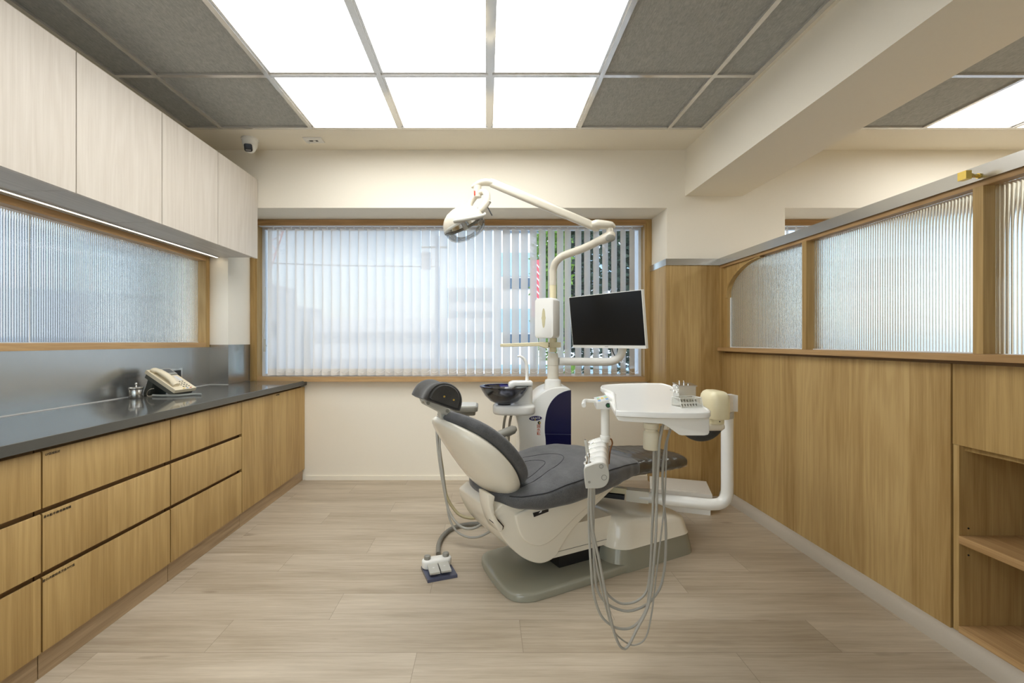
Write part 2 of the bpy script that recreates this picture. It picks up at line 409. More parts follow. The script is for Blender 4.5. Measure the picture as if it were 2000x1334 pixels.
# --- ceiling: white plaster border, felt tiles, bars
TX0, TX1, TY1, TY0 = -2.01, 1.455, 3.055, -1.2
c = M()
c.box(-2.3, 5.6, TY1, YF+.02, ZC, 2.85); c.box(-2.3, TX0, -1.9, TY1, ZC, 2.85); c.box(TX1, 1.95, -1.9, TY1, ZC, 2.85)
c.box(-2.3, 5.6, -1.9, TY0, ZC, 2.85); c.box(5.2, 5.6, TY0, TY1, ZC, 2.85); c.box(TX0, 5.2, TY0, TY1, 2.66, 2.85)
ceil = struct(c, 'ceiling', 'paint', smooth=0)
ys = [TY1, 2.447, 1.847, 1.247, .647, .047, -.553, TY0]
xm = [TX0, -1.775, -1.175, -.575, .02, .62, 1.222, TX1]
xr = [1.93, 2.32, 2.92, 3.52, 4.12, 4.72, 5.2]
LIT_M = lambda i, j: (i in (2, 3, 4) and j < 2) or (i in (2, 3) and j == 2) or (i == 2 and j == 3) or (i == 1 and 5 <= j < 7)  # unseen rows lit as fill; those behind the camera are added
LIT_R = lambda i, j: i in (2, 3, 4) and j < 4  # unseen rows lit to brighten the room beyond the partition
lights = []
for xs, lit in ((xm, LIT_M), (xr, LIT_R)):
    for i in range(len(xs)-1):
        for j in range(len(ys)-1):
            x0, x1, y0, y1 = xs[i]+.010, xs[i+1]-.010, ys[j+1]+.010, ys[j]-.010
            if lit(i, j): lights.append((x0, x1, y0, y1, i, j, xs is xm)); continue
            M().box(x0, x1, y0, y1, 2.586, 2.605, .002, 1).build('acoustic_tile', 'felt', ceil, label='dark grey felt ceiling tile')
for xs in (xm, xr):
    g = M()
    for i, x in enumerate(xs):
        a, b = (x-.002, x+.022) if i == 0 else ((x-.022, x+.002) if i == len(xs)-1 else (x-.012, x+.012))
        g.box(a, b, TY0, TY1, 2.574, 2.60, .0015, 1)
    for j, y in enumerate(ys):
        a, b = (y-.022, y+.002) if j == 0 else ((y-.002, y+.022) if j == len(ys)-1 else (y-.012, y+.012))
        for xa, xb in zip(xs, xs[1:]): g.box(xa+.0125, xb-.0125, a, b, 2.575, 2.599, .0015, 1)
    g.build('grid_bar', 'tbar', ceil, label='glossy pale metal ceiling grid')
posw = {2: 'left', 3: 'middle', 4: 'right'}
roww = {0: 'in the row next to the window wall', 1: 'in the second row from the window wall', 2: 'in the third row from the window wall', 3: 'in the fourth row from the window wall'}
for x0, x1, y0, y1, i, j, main in lights:
    cw = {1: 'leftmost', 2: 'left', 3: 'middle', 4: 'right'}[i]
    rw = ('first', 'second', 'unseen third', 'unseen fourth', 'fifth', 'unseen added sixth', 'unseen added seventh')[j]
    lab = ('white glowing ceiling panel, %s column, %s row from the window' if main else 'glowing ceiling panel beyond the beam, %s column, %s row from the window') % (cw, rw)
    t = thing('ceiling_light', lab, 'ceiling light', ((x0+x1)/2, (y0+y1)/2, 2.585), 0, 'lit ceiling panels over the chair' if main else 'lit ceiling panels beyond the partition')
    M().box(x0+.014, x1-.014, y0+.014, y1-.014, 2.600, 2.606).build('diffuser', 'lamp', t, smooth=0)
    f = M()
    for a in ((x0, x0+.014, y0, y1), (x1-.014, x1, y0, y1), (x0+.014, x1-.014, y0, y0+.014), (x0+.014, x1-.014, y1-.014, y1)): f.box(*a, 2.582, 2.606)
    f.build('frame', 'tbar', t, smooth=0)
struct(M().box(1.485, 1.912, -1.8, YF+.02, 2.236, 2.8, .003, 1), 'beam', 'paint')
# --- baseboards
struct(M().box(-1.50, 1.345, YB-.012, YB+.01, 0, .035, .003, 1), 'baseboard_back', 'paint')
q = [(1.722, 0), (1.724, .012), (1.728, .030), (1.737, .048), (1.750, .060), (1.766, .064), (1.80, .064), (1.80, 0)]
struct(M().prism(q, -1.6, 3.375, 'y'), 'baseboard_right', plain('grey_cove_skirting', srgb(186, 176, 160), .55, 0, .3, .03, 150))
# --- oak cladding and metal cap on the corner column
t1 = M().box(1.338, 2.228, 3.386, YF+.002, 0, 1.717, .001, 1).box(1.336, 1.352, 3.40, YB-.002, 0, 1.717, .001, 1)
struct(t1, 'trim_1', 'oakp')
struct(M().box(1.333, 1.74, 3.380, 3.392, 1.717, 1.765).box(1.333, 1.345, 3.392, YB-.002, 1.717, 1.765), 'trim_2', 'steelrail')
# --- main window
def window(num, x0, x1, ow):
    root = bpy.data.objects.new('window_%d' % num, None); COL.objects.link(root); root['kind'] = 'structure'
    root.location = ((x0+x1)/2, YB, .825); WM[root.name] = Matrix.Translation(root.location)
    z0, z1, fw = .822, 2.146, .058
    f = M()
    f.box(x0+.001, x0+fw, 3.715, 3.80, z0, z1, .003, 1); f.box(x1-fw, x1-.001, 3.715, 3.80, z0, z1, .003, 1)
    h = M(); h.box(x0+fw+.0003, x1-fw-.0003, 3.715, 3.80, z0, z0+.040, .003, 1); h.box(x0+fw+.0003, x1-fw-.0003, 3.715, 3.80, z1-.045, z1, .003, 1)
    h.box(x0+.0445, x1-.0445, 3.709, 3.714, z1-.032, z1-.014, .002, 1); h.build('window_rail', 'oakx', root, label='oak sill and head of the window surround')
    f.box(x0+.016, x0+fw-.014, 3.709, 3.72, z0+.014, z1-.014, .002, 1); f.box(x1-fw+.014, x1-.016, 3.709, 3.72, z0+.014, z1-.014, .002, 1)
    f.build('window_frame', 'oak', root, label='oak window surround')
    a = M(); i0, i1 = x0+fw, x1-fw
    a.box(i0, i0+.022, 3.80, 3.84, z0+.04, z1-.045); a.box(i1-.022, i1, 3.80, 3.84, z0+.04, z1-.045)
    a.box(i0+.022, i1-.022, 3.80, 3.84, z0+.04, z0+.058); a.box(i0+.022, i1-.022, 3.80, 3.84, z1-.063, z1-.045)
    a.build('window_sash', plain('white_aluminium', (.78, .8, .82), .4), root, smooth=0)
    M().box(i0+.01, i1-.01, 3.818, 3.824, z0+.05, z1-.055).build('window_pane', 'glass', root, smooth=0)
    o = M(); o.box(x0-.02, x0+fw-.002, 3.80, 3.98, z0, z1+.03); o.box(x1-fw+.002, x1+.02, 3.80, 3.98, z0, z1+.03)
    o.build('window_reveal', 'bwhite', root, smooth=0)
window(1, -1.93, 1.35, 1); window(2, 2.23, 5.0, 0)
# --- vertical blinds
def blind(x0, n, pitch, lab, zt, zb, yb, xr0, xr1, cord):
    root = thing('vertical_blind', lab, 'blind', ((x0+x0+n*pitch)/2, yb, zt+.04))
    M().box(xr0, xr1, yb-.018, yb+.018, zt+.024, zt+.042, .003, 1).build('headrail', plain('white_rail', (.74, .76, .78), .4), root)
    th = math.radians(44); dx, dy = math.cos(th)*.0445, math.sin(th)*.0445
    first = None
    for i in range(n):
        xc = x0+pitch*i
        skew = (-.012 if i == 33 else 0.0)
        if first is None:
            m = M(); k = 6; cols = []
            for j in range(k+1):
                u = -1+2*j/k; bow = .0035*(1-u*u)
                cols.append((V((xc+dx*u+bow*dy/.0445, yb+dy*u-bow*dx/.0445, zb+.052)), V((xc+dx*u+bow*dy/.0445, yb+dy*u-bow*dx/.0445, zt))))
            m.loft([[a, b] for a, b in cols], cap=False, closed=False)
            first = m.build('vane', 'vane', root, smooth=60)
            h = M()
            for off in (-.0012, .0012):
                h.loft([[V((xc+dx*u*.99-off*dy/.0445+.0035*(1-u*u)*dy/.0445, yb+dy*u*.99+off*dx/.0445-.0035*(1-u*u)*dx/.0445, z)) for z in (zb, zb+.054)] for u in (-1, -.5, 0, .5, 1)], cap=False, closed=False)
            h.build('hem_weight', 'hem', first, smooth=60)
            M().box(xc-.004, xc+.004, yb-.004, yb+.004, zt-.004, zt+.03, .001, 1).build('carrier', plain('clear_carrier', (.8, .82, .84), .3), first)
        else:
            c = copy_tree(first, root); c.location.x = pitch*i+skew
    ch = M()
    for i in range(n-1):
        xa, xb = x0+pitch*(i+.5), x0+pitch*(i+1.5)
        for ya in (yb-.024,):
            P = [V((xa+(xb-xa)*q/6, ya, zb+.042-.020*(1-((q-3)/3)**2))) for q in range(7)]
            ch.tube(P, .0016, 5, cap=False)
    ch.build('bead_chain', plain('white_chain', (.85, .84, .82), .4), root)
    if cord:
        M().tube([at(519, 560, yb-.03), at(519, 610, yb-.03), at(516, 640, yb-.03), at(514, 655, yb-.03), at(517, 670, yb-.03), at(521, 676, yb-.03)], .0022, 6, smooth=4).box(at(518, 0, yb).x, at(522, 0, yb).x, yb-.034, yb-.026, at(0, 686, yb).z, at(0, 662, yb).z).build('pull_cord', 'lgrey', root)
blind(-1.756, 41, .0739, 'white sheer vertical blind half open across the main window', 2.072, .872, 3.75, -1.868, 1.288, True)
blind(2.33, 35, .0739, 'white vertical blind in the window beyond the reeded partition', 2.072, .872, 3.75, 2.29, 4.94, False)
# --- reeded panes
def reed_pane(yA, yB, z0, z1, xface, sgn, pitch=.0118, amp=.0022, th=.005):
    n = max(2, round((yB-yA)/pitch)); p = (yB-yA)/n; pts = []
    for i in range(n):
        for k in range(5):
            u = k/5; pts.append((xface+sgn*amp*math.sin(PI*u)**.8, yA+p*(i+u)))
    pts.append((xface, yB)); pts += [(xface-sgn*th, yB), (xface-sgn*th, yA)]
    return M().prism(pts, z0, z1, 'z')
# --- left window with reeded glass
w3 = bpy.data.objects.new('window_3', None); COL.objects.link(w3); w3['kind'] = 'structure'; w3.location = (-2.1, 1.9, 1.11); WM['window_3'] = Matrix.Translation(w3.location)
f = M()
j_ = M(); j_.box(-2.17, -2.062, 3.3453, 3.392, 1.108, 1.780, .002, 1); j_.build('window_jamb', 'oak', w3)
f.box(-2.17, -2.062, .40, 3.345, 1.108, 1.143, .002, 1); f.box(-2.17, -2.062, .40, 3.345, 1.742, 1.780, .002, 1)
f.build('window_frame', 'oaky', w3, label='oak frame of the reeded window')
for a, b in ((.45, 2.107), (2.113, 3.342)): reed_pane(a, b, 1.146, 1.740, -2.118, 1).build('window_pane', 'reed', w3, smooth=50)
M().box(-2.1235, -2.1185, 2.107, 2.113, 1.146, 1.740).box(-2.125, -2.117, .44, 3.345, 1.143, 1.147).build('glazing_bead', plain('clear_bead', (.7, .74, .76), .3), w3, smooth=0)
# --- partition on the right
wr = bpy.data.objects.new('wall_right', None); COL.objects.link(wr); wr['kind'] = 'structure'; wr.location = (1.78, 1.5, 0); WM['wall_right'] = Matrix.Translation(wr.location)
M().box(1.762, 1.800, 1.728, 3.384, .05, 1.066, .001, 1).build('wall_panel', 'oakp', wr)
M().box(1.772, 1.80, -1.6, 3.384, 1.0665, 1.080).box(1.79, 1.80, 1.7225, 1.7275, .06, 1.066).build('shadow_gap', 'oakd', wr, smooth=0)
M().box(1.718, 1.812, -1.6, 3.385, 1.080, 1.106, .002, 1).build('ledge', 'oaky', wr)
M().box(1.722, 1.815, -1.6, 3.385, 1.713, 1.765, .0015, 1).build('cap_rail', 'steelrail', wr, label='satin metal cap rail')
M().box(1.733, 1.805, -1.6, 3.385, 1.694, 1.7128, .001, 1).build('head_rail', 'oaky', wr)
for a, b in ((2.462, 2.496), (1.585, 1.619), (.70, .734)): M().box(1.730, 1.806, a, b, 1.1065, 1.694, .0015, 1).build('post', 'oak', wr)
M().box(1.730, 1.806, 3.348, 3.385, 1.1065, 1.694, .0015, 1).box(1.748, 1.80, 3.30, 3.348, 1.1065, 1.694, .001, 1).build('post', 'oak', wr)
arc = [(3.300, 1.6935)]+[(3.300-.40*(1-math.cos(a)), 1.470+.2235*math.sin(a)) for a in [PI/2*k/14 for k in range(14, -1, -1)]]
br = M().prism(arc, 1.745, 1.762, 'x')
inn = [V((1.752, 3.298-.415*(1-math.cos(a)), 1.465+.222*math.sin(a))) for a in [PI/2*k/18 for k in range(19)]]
br.loft([[p+V((-.016, 0, 0)), p+V((.016, 0, 0)), p+V((.016, .016, .006)), p+V((-.016, .016, .006))] for p in inn])
br.build('arch_bracket', 'oak', wr, label='curved oak corner bracket')
for a, b in ((2.497, 3.299), (1.620, 2.461), (.735, 1.584)): reed_pane(a, b, 1.108, 1.693, 1.772, -1, .0125).build('glass_pane', 'reed', wr, smooth=50)
M().box(1.766, 1.784, 1.62, 3.30, 1.1065, 1.111).box(1.766, 1.784, 3.296, 3.30, 1.111, 1.468).build('glazing_bead', plain('white_bead', (.8, .8, .78), .4), wr, smooth=0)
# --- shelving cabinet in the partition
sc = thing('shelf_cabinet', 'oak built in cabinet with open shelves under the reeded partition', 'cabinet', (1.95, 1.2, .06))
M().box(1.764, 1.785, .30, 1.722, .763, 1.066, .001, 1).build('flap_door', 'oak', sc)
M().box(1.766, 2.42, 1.7005, 1.7215, .066, .762).build('side_panel', 'oakp', sc, smooth=0)
M().box(1.766, 2.42, .30, .32, .066, .762).build('side_panel', 'oakp', sc, smooth=0)
M().box(2.40, 2.42, .32, 1.70, .09, .74).build('back_panel', 'oakp', sc, smooth=0)
M().box(1.786, 2.42, .32, 1.70, .742, .762).build('top_panel', 'oak', sc, smooth=0)
M().box(1.764, 2.40, .32, 1.700, .396, .425, .001, 1).build('shelf', 'oaky', sc)
M().box(1.764, 2.40, .32, 1.700, .064, .088, .001, 1).build('bottom_panel', 'oaky', sc)
for z in (.352, .452): M().cyl((1.80, 1.7002, z), (1.80, 1.698, z), .003, 10).build('shelf_pin_hole', 'black', sc)
k = at(1884, 343, 1.59)
kb = thing('brass_knob', 'square brass knob on the metal rail of the reeded partition', 'knob', (1.722, 1.59, k.z))
M().box(k.x-.010, k.x+.010, 1.59-.0145, 1.59+.0145, k.z-.0145, k.z+.0145, .001, 1).build('head', 'brass', kb)
M().prism([(1.575, k.z-.006), (1.605, k.z-.006), (1.598, k.z+.006), (1.582, k.z+.006)], k.x+.010, k.x+.022, 'x').cyl((k.x+.02, 1.59, k.z), (1.7215, 1.59, k.z), .006, 14).cyl((1.716, 1.59, k.z), (1.7215, 1.59, k.z), .009, 14).build('stem', 'brass', kb)
# ================================================================== LEFT SIDE CABINETS
units = [('farthest', 2.894, 3.392), ('second farthest', 2.394, 2.890), ('second nearest', 1.894, 2.390), ('nearest', 1.394, 1.890)]
upl = ['pale ash wall cabinet at the window end of the row', 'pale ash wall cabinet second from the window end', 'pale ash wall cabinet third from the window end', 'pale ash wall cabinet fourth from the window, at the near end']
for (nm, a, b), lab in zip(units, upl):
    u = thing('wall_cabinet', lab, 'wall cabinet', (-1.88, (a+b)/2, 1.775), 0, 'pale wall cabinets over the counter')
    M().box(XL+.002, -1.728, a, b, 1.782, 2.35).build('body', 'pale', u, smooth=0)
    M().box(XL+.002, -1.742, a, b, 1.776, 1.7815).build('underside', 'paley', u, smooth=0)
    M().box(-1.725, -1.705, a+.0005, b-.0005, 1.767, 2.355, .001, 1).build('door', 'pale', u)
ld = thing('led_strip', 'thin glowing strip light under the wall cabinets along the reeded window', 'strip light', (-1.985, 2.3, 1.774))
M().box(-1.994, -1.978, .9, 3.365, 1.7695, 1.7755).build('diffuser', 'led', ld, smooth=0)
M().box(-1.997, -1.994, .9, 3.366, 1.768, 1.776).box(-1.978, -1.975, .9, 3.366, 1.768, 1.776).build('channel', 'tbar', ld, smooth=0)
ZT = .828
ct = M().prism([(XL+.002, .6), (-1.492, .6), (-1.492, YB-.002), (-1.928, YB-.002), (-1.928, YF-.001), (XL+.002, YF-.001)], ZT-.038, ZT, 'z', .0015, 1)
tag(ct.build('countertop', 'counter'), 'long polished grey countertop over the oak drawers', 'countertop')
sp = M().box(XL+.001, XL+.004, .6, YF-.001, ZT, 1.108)
sp.box(XL+.004, -1.9285, YF-.004, YF-.001, ZT+.001, 1.126).box(-1.929, -1.9255, YF-.004, YB-.075, ZT+.001, 1.126)
struct(sp, 'trim_3', 'steel', smooth=0)
struct(M().box(XL+.004, XL+.007, .6, YF-.004, ZT, ZT+.004).box(XL+.004, -1.925, YF-.009, YF-.004, ZT, ZT+.004), 'trim_4', plain('grey_sealant', (.6, .59, .56), .5), smooth=0)
XF = -1.510
def carcass(u, a, b):
    xl = XL+.01 if b < 3.4 else -1.92
    M().box(xl, XF-.028, a+.001, b-.001, .092, .788).build('body', 'oakd', u, smooth=0)
    M().box(xl+.05, XF-.014, a, b, 0, .090).build('plinth', 'kick', u, smooth=0)
def lettering(body, size, y, z, parent, mat='ink'):
    m = Matrix.Translation(V((XF+.0008, y, z))) @ Matrix(((0, 0, 1, 0), (1, 0, 0, 0), (0, 1, 0, 0), (0, 0, 0, 1)))
    M().text(body, size, m, .0002).build('lettering', mat, parent, smooth=0)
dl = ['oak drawer unit between the lettered drawers and the door cabinet, no lettering', 'oak drawer unit with three black lettered drawer fronts', 'oak drawer unit cut off by the near end of the counter']
for (a, b), lab, txt in zip(((2.178, 2.809), (1.548, 2.174), (.916, 1.544)), dl, (None, ('GP器械耗材', '基本盤/手機/直機/彎機', '圍巾/夾鍊袋/乳牙盒/RPD盒'), None)):
    u = thing('drawer_unit', lab, 'drawer unit', (-1.79, (a+b)/2, 0), 0, 'oak drawer units under the counter')
    carcass(u, a, b)
    for i, (z0, z1) in enumerate(((.582, .776), (.365, .564), (.092, .347))):
        # chamfered finger-pull top edge
        pts = [(XF-.020, z0), (XF, z0), (XF, z1-.004), (XF-.003, z1), (XF-.008, z1-.001), (XF-.020, z1-.014)]
        d = M().prism(pts, a+.0015, b-.0015, 'y').build('drawer_front', 'oak', u)
        if txt: lettering(txt[i], .0105, a+.010+(.026, .045, .050)[i], z1-.014, d)
u = thing('base_cabinet', 'oak two door cabinet at the window end of the counter', 'cabinet', (-1.79, 3.3, 0))
carcass(u, 2.811, YB-.014)
for k_, (a, b) in enumerate(((2.8125, 3.333), (3.335, YB-.003))):
    pts = [(XF-.020, .092), (XF, .092), (XF, .772), (XF-.003, .776), (XF-.020, .762)]
    d = M().prism(pts, a, b-.0005, 'y').build('door', 'oak', u)
    if k_ == 0: lettering('水閥 總開關', .011, 3.29, .764, d)
# --- telephone
ph = thing('telephone', 'cream corded desk telephone on the grey countertop', 'telephone', (-1.915, 2.735, ZT), math.radians(-8)); ph.scale = (.86, .86, .86)
R = WM[ph.name]
tilt = math.radians(31)
Q = Matrix.Translation(V((.135, 0, .028))) @ Matrix.Rotation(tilt, 4, 'Y')      # local x runs down the slope, ends at origin (front edge)
def pb(m): return m
M().box(-.262, 0, -.092, .092, -.004, .020, .007, 3, Q).build('body', 'beige', ph, world=False)
M().box(-.250, -.01, -.086, .086, -.034, -.004, .006, 2, Q).build('base', plain('dark_grey_phone_base', srgb(92, 92, 84), .5), ph, world=False)
st = M(); st.prism([(-.130, 0), (-.075, 0), (-.045, .100), (-.085, .125)], -.07, .07, 'y', .003, 1); st.build('stand', plain('dark_grey_phone_stand', srgb(78, 80, 72), .5), ph, world=False)
hs = []
for i in range(15):
    u_ = i/14; x = -.245+.205*u_
    e = abs(2*u_-1)**3; h = .040+.012*math.sin(PI*u_)-.006*e; wv = .026+.004*e
    b0 = .016 if e > .3 else .030
    hs.append([Q @ V((x, -.052+p, (h+b0)/2+.006+q*(h-b0+.012)/.02*.5)) for p, q in [(wv*math.cos(t), .02*math.sin(t)) for t in [2*PI*k/14 for k in range(14)]]])
M().loft(hs).build('handset', 'beige', ph, world=False, smooth=60)
M().box(-.250, -.175, 0, .085, .0195, .030, .004, 2, Q).build('display', plain('grey_display_bezel', srgb(150, 152, 146), .35), ph, world=False)
M().box(-.240, -.195, .012, .074, .0302, .031, 0, 1, Q).build('display_glass', plain('display_glass', srgb(96, 100, 104), .2), ph, world=False)
M().box(-.165, -.105, .0, .03, .0202, .0212, 0, 1, Q).box(-.165, -.105, .04, .07, .0202, .0212, 0, 1, Q).build('name_card', plain('paper_card', srgb(212, 212, 214), .6), ph, world=False)
kk = M()
for i in range(4):
    for j in range(3): kk.ball(Q @ V((-.092+.020*i, .005+.024*j, .0205)), (.006, .008, .003), 8, None)
kk.build('key', plain('dark_key', srgb(96, 100, 96), .5), ph, world=False)
for j, mm in enumerate(('keyyel', 'keyblue', 'red')): M().ball(Q @ V((-.012, -.01+.03*j, .0205)), (.006, .010, .003), 8).build('function_key', mm, ph, world=False)
cp = spline([(-.02, -.10, .010), (.03, -.108, .008), (.10, -.095, .0085), (.155, -.075, .0085), (.175, -.03, .0085), (.20, .0, .0085), (.255, .005, .0085)], 80)
pts = []
for i, p in enumerate(cp):
    a = i*.85; pts.append(V((p[0], p[1]+.0062*math.cos(a), .0090+.0062*math.sin(a))))
M().tube(pts, .0019, 6).build('coil_cord', plain('coil_cord_grey', srgb(158, 160, 154), .45), ph, world=False)
M().tube([(-.05, -.06, .006), (-.075, -.085, .004), (-.065, -.098, .03), (-.04, -.10, .05), (-.02, -.09, .055)], .0022, 6, smooth=6).tube([(-.075, -.092, .003), (-.05, -.10, .003), (-.0, -.10, .004)], .0022, 6, smooth=6).build('line_cord', plain('pale_cord', srgb(200, 190, 170), .5), ph, world=False)
# --- steel jar, wall socket
j = thing('steel_jar', 'small lidded stainless steel jar beside the telephone', 'jar', at(266, 776, 2.585))
j.location.z = ZT; WM[j.name] = Matrix.Translation(j.location)
M().lathe([(.001, .001), (.033, .001), (.0345, .004), (.0345, .052), (.033, .054), (.001, .054)], 36).build('body', 'dchrome', j, world=False)
M().lathe([(.036, .050), (.0375, .053), (.0375, .060), (.034, .064), (.001, .066)], 36).lathe([(.006, .064), (.005, .070), (.004, .072), (.0075, .077), (.008, .082), (.005, .087), (.001, .088)], 20).build('lid', 'dchrome', j, world=False)
s = thing('wall_socket', 'chrome framed wall socket on the steel backsplash behind the telephone', 'socket', (XL+.004, 3.02, .93))
M().box(XL+.0042, XL+.010, 2.955, 3.085, .895, .972, .002, 1).build('plate', 'chrome', s)
M().box(XL+.010, XL+.012, 2.972, 3.068, .908, .958).build('insert', 'black', s, smooth=0)
# --- camera and ceiling outlet
c0 = atz(487, 270, ZC); cam = thing('security_camera', 'white turret security camera on the ceiling soffit', 'camera', (c0.x, 3.215, ZC))
M().lathe([(.001, 0), (.057, 0), (.057, -.010), (.052, -.014), (.050, -.04), (.044, -.062), (.034, -.07), (.001, -.07)], 36).build('housing', 'white', cam, world=False)
bq = Matrix.Translation(V((.004, -.014, -.064))) @ Matrix.Rotation(math.radians(14), 4, 'Z') @ Matrix.Rotation(math.radians(116), 4, 'X')
M().ball((0, 0, 0), (.042, .042, .042), 24, None).build('turret', 'white', cam, world=False).location = (.004, -.012, -.062)
lens = M().prism(rrect(-.026, .026, -.026, .026, .012), .030, .0425, 'z', .002, 2, bq).build('lens_face', 'black', cam, world=False)
M().box(-.017, .017, -.020, -.012, .0426, .0432, 0, 1, bq).build('infrared_window', plain('lens_grey', (.3, .28, .26), .3), lens, world=False)
c1 = atz(613, 272, ZC); ot = thing('ceiling_outlet', 'small white socket plate on the ceiling soffit', 'socket', (c1.x, 3.222, ZC))
M().box(-.065, .065, -.038, .038, -.010, -.0005, .004, 2).build('plate', 'white', ot, world=False)
M().box(-.03, .03, -.010, .010, -.0115, -.0095).build('insert', 'black', ot, world=False, smooth=0)
M().box(-.004, .014, -.009, .009, -.0125, -.0115).box(-.042, -.032, -.006, .02, -.022, -.010, .002, 1).build('plug', 'white', ot, world=False)
# ================================================================== DENTAL CHAIR (local x runs from head to foot, local y away from the camera)
CO, CA = V((.482, 2.436, 0)), math.radians(27)
chair = thing('dental_chair', 'reclined grey upholstered dental chair with white shell and grey base plate', 'dental chair', CO, CA)
UX, UY = V((math.cos(CA), math.sin(CA))), V((-math.sin(CA), math.cos(CA)))
def cp(px, py, y):
    a = (px-CX)/F
    x = (a*(CO.y+y*UY.y)-CO.x-y*UY.x)/(UX.x-a*UX.y); Y = CO.y+x*UX.y+y*UY.y
    return (x, EYE-(py-CY)*Y/F)
L = lambda m, n, mat, p=chair, **k: m.build(n, mat, p, world=False, **k)
# base
bp = spline([(-.50, .12), (-.522, 0), (-.532, -.14), (-.515, -.215), (-.45, -.255), (-.36, -.262), (0, -.256), (.25, -.246), (.56, -.236), (.605, -.195), (.615, 0), (.608, .16), (.56, .195), (.2, .205), (-.2, .215), (-.40, .212), (-.47, .185)], 6, True)
rg = lambda z, s: [V((p[0]*1.0-(p[0]-.05)*s, p[1]*(1-s*1.6), z)) for p in bp]
L(M().loft([rg(0, .006), rg(.002, 0), rg(.026, 0), rg(.033, .008), rg(.036, .022), rg(.0365, .05)]), 'base_plate', 'basegrey')
def rr(x0, x1, y0, y1, r, z, sl=0.0): return [V((a, b, z-sl*max(0, (a-.05))/.55)) for a, b in rrect(x0, x1, y0, y1, r, 8)]
L(M().loft([rr(.040, .642, -.258, .214, .10, .0), rr(.046, .638, -.254, .210, .10, .030), rr(.062, .626, -.243, .20, .10, .104)], cap=True), 'base_block', 'basegrey')
L(M().loft([rr(.058, .628, -.246, .203, .10, .106), rr(.064, .624, -.242, .199, .10, .112), rr(.078, .613, -.228, .186, .10, .200, .03), rr(.085, .606, -.220, .178, .10, .230, .048), rr(.096, .594, -.207, .165, .095, .250, .062), rr(.113, .577, -.190, .148, .09, .261, .07), rr(.145, .545, -.158, .118, .08, .267, .074), rr(.2, .48, -.10, .07, .05, .270, .075)]), 'base_cowl', 'whitew', label='white cowl over the base')
L(M().box(-.36, .10, -.155, .150, .112, .255, .014, 3, Matrix.Translation(V((0, 0, .0)))), 'lift_arm', 'whitew')
L(M().box(-.36, .098, -.157, -.15, .137, .139), 'arm_seam', 'grey', smooth=0)
L(M().box(-.20, .06, -.12, .12, .03, .113), 'lift_core', 'black', smooth=0)
# hip cover
hp = spline([(-.605, .40), (-.59, .345), (-.545, .265), (-.47, .185), (-.40, .138), (-.338, .120), (-.275, .134), (-.235, .178), (-.17, .245), (-.06, .318), (.085, .405)], 5)+[(.11, .44), (-.10, .42), (-.27, .40), (-.42, .40), (-.56, .43)]
L(M().prism(hp, -.19, .19, 'y', .022, 3, ang=30), 'hip_cover', 'whitew', label='white hip cover under the seat')
sp_ = spline([(-.50, .375), (-.475, .29), (-.43, .235), (-.36, .208), (-.28, .23), (-.16, .305), (.0, .385)], 5)+[(.02, .41), (-.25, .395), (-.42, .395)]
L(M().prism(sp_, -.202, -.185, 'y', .010, 3, ang=20), 'side_moulding', 'whitew')
nk = [cp(*p, -.205) for p in ((952, 964), (966, 968), (963, 985), (965, 1003), (972, 1016), (982, 1027), (980, 1038), (972, 1036), (962, 1018), (954, 990))]
L(M().prism(nk, -.212, -.115, 'y', .006, 2), 'backrest_bracket', 'whitew')
dk = [cp(*p, -.205) for p in ((968, 1010), (974, 1015), (984, 1027), (982, 1034), (972, 1030), (962, 1020))]
L(M().prism(dk, -.206, -.170, 'y'), 'pivot_slot', 'black', smooth=0)
st_ = [cp(*p, -.2) for p in ((1040, 1001), (1070, 993), (1070, 998), (1042, 1008.5))]
L(M().prism(st_, -.206, -.18, 'y'), 'warning_sticker', 'black', smooth=0)
st_ = [cp(*p, -.21) for p in ((1053, 1002), (1059, 996.5), (1058, 1000.5))]
L(M().prism(st_, -.2075, -.2058, 'y'), 'sticker_mark', 'whiteink', smooth=0)
# seat
def lerp(tab, x):
    for (a, *p), (b, *q) in zip(tab, tab[1:]):
        if x <= b: t = (x-a)/(b-a); t = max(0, t); t = t*t*(3-2*t)*.5+t*.5; return [u+(v-u)*t for u, v in zip(p, q)]
    return list(tab[-1][1:])
SEAT = [(-.585, .06, .455, .432), (-.575, .12, .464, .420), (-.545, .19, .476, .408), (-.48, .245, .484, .392), (-.38, .278, .503, .378), (-.25, .296, .542, .382), (-.10, .300, .566, .402), (.03, .285, .570, .422), (.13, .245, .558, .430), (.22, .205, .541, .432), (.27, .19, .535, .434), (.285, .17, .525, .446)]
def seat_at(x): return lerp(SEAT, x)
def seat_top(x, y):
    w, zt, zb = seat_at(x); b = (zt-zb)/2
    return (zt+zb)/2+b*(max(0, 1-abs(y/w)**3.6))**(1/3.6)-.012*(1-min(1, abs(y/w)**2))*min(1, w/.25)
xs = [-.585+.87*i/44 for i in range(45)]
rings = []
for x in xs:
    w, zt, zb = seat_at(x); c_, b = (zt+zb)/2, (zt-zb)/2
    rings.append(supring(w, b, 3.6, 48, lambda p, q: V((x, p, c_+q-(.012*(1-min(1, abs(p/w)**2))*min(1, w/.25) if q > 0 else 0)))))
L(M().loft(rings), 'seat_cushion', 'fabric', smooth=70)
seam = M()
for sg in (-1, 1):
    P = []
    for i in range(3, 43):
        x = xs[i]; w, zt, zb = seat_at(x); P.append(V((x, sg*w*.966, seat_top(x, sg*w*.966)+.0015)))
    seam.tube(P, .0024, 6)
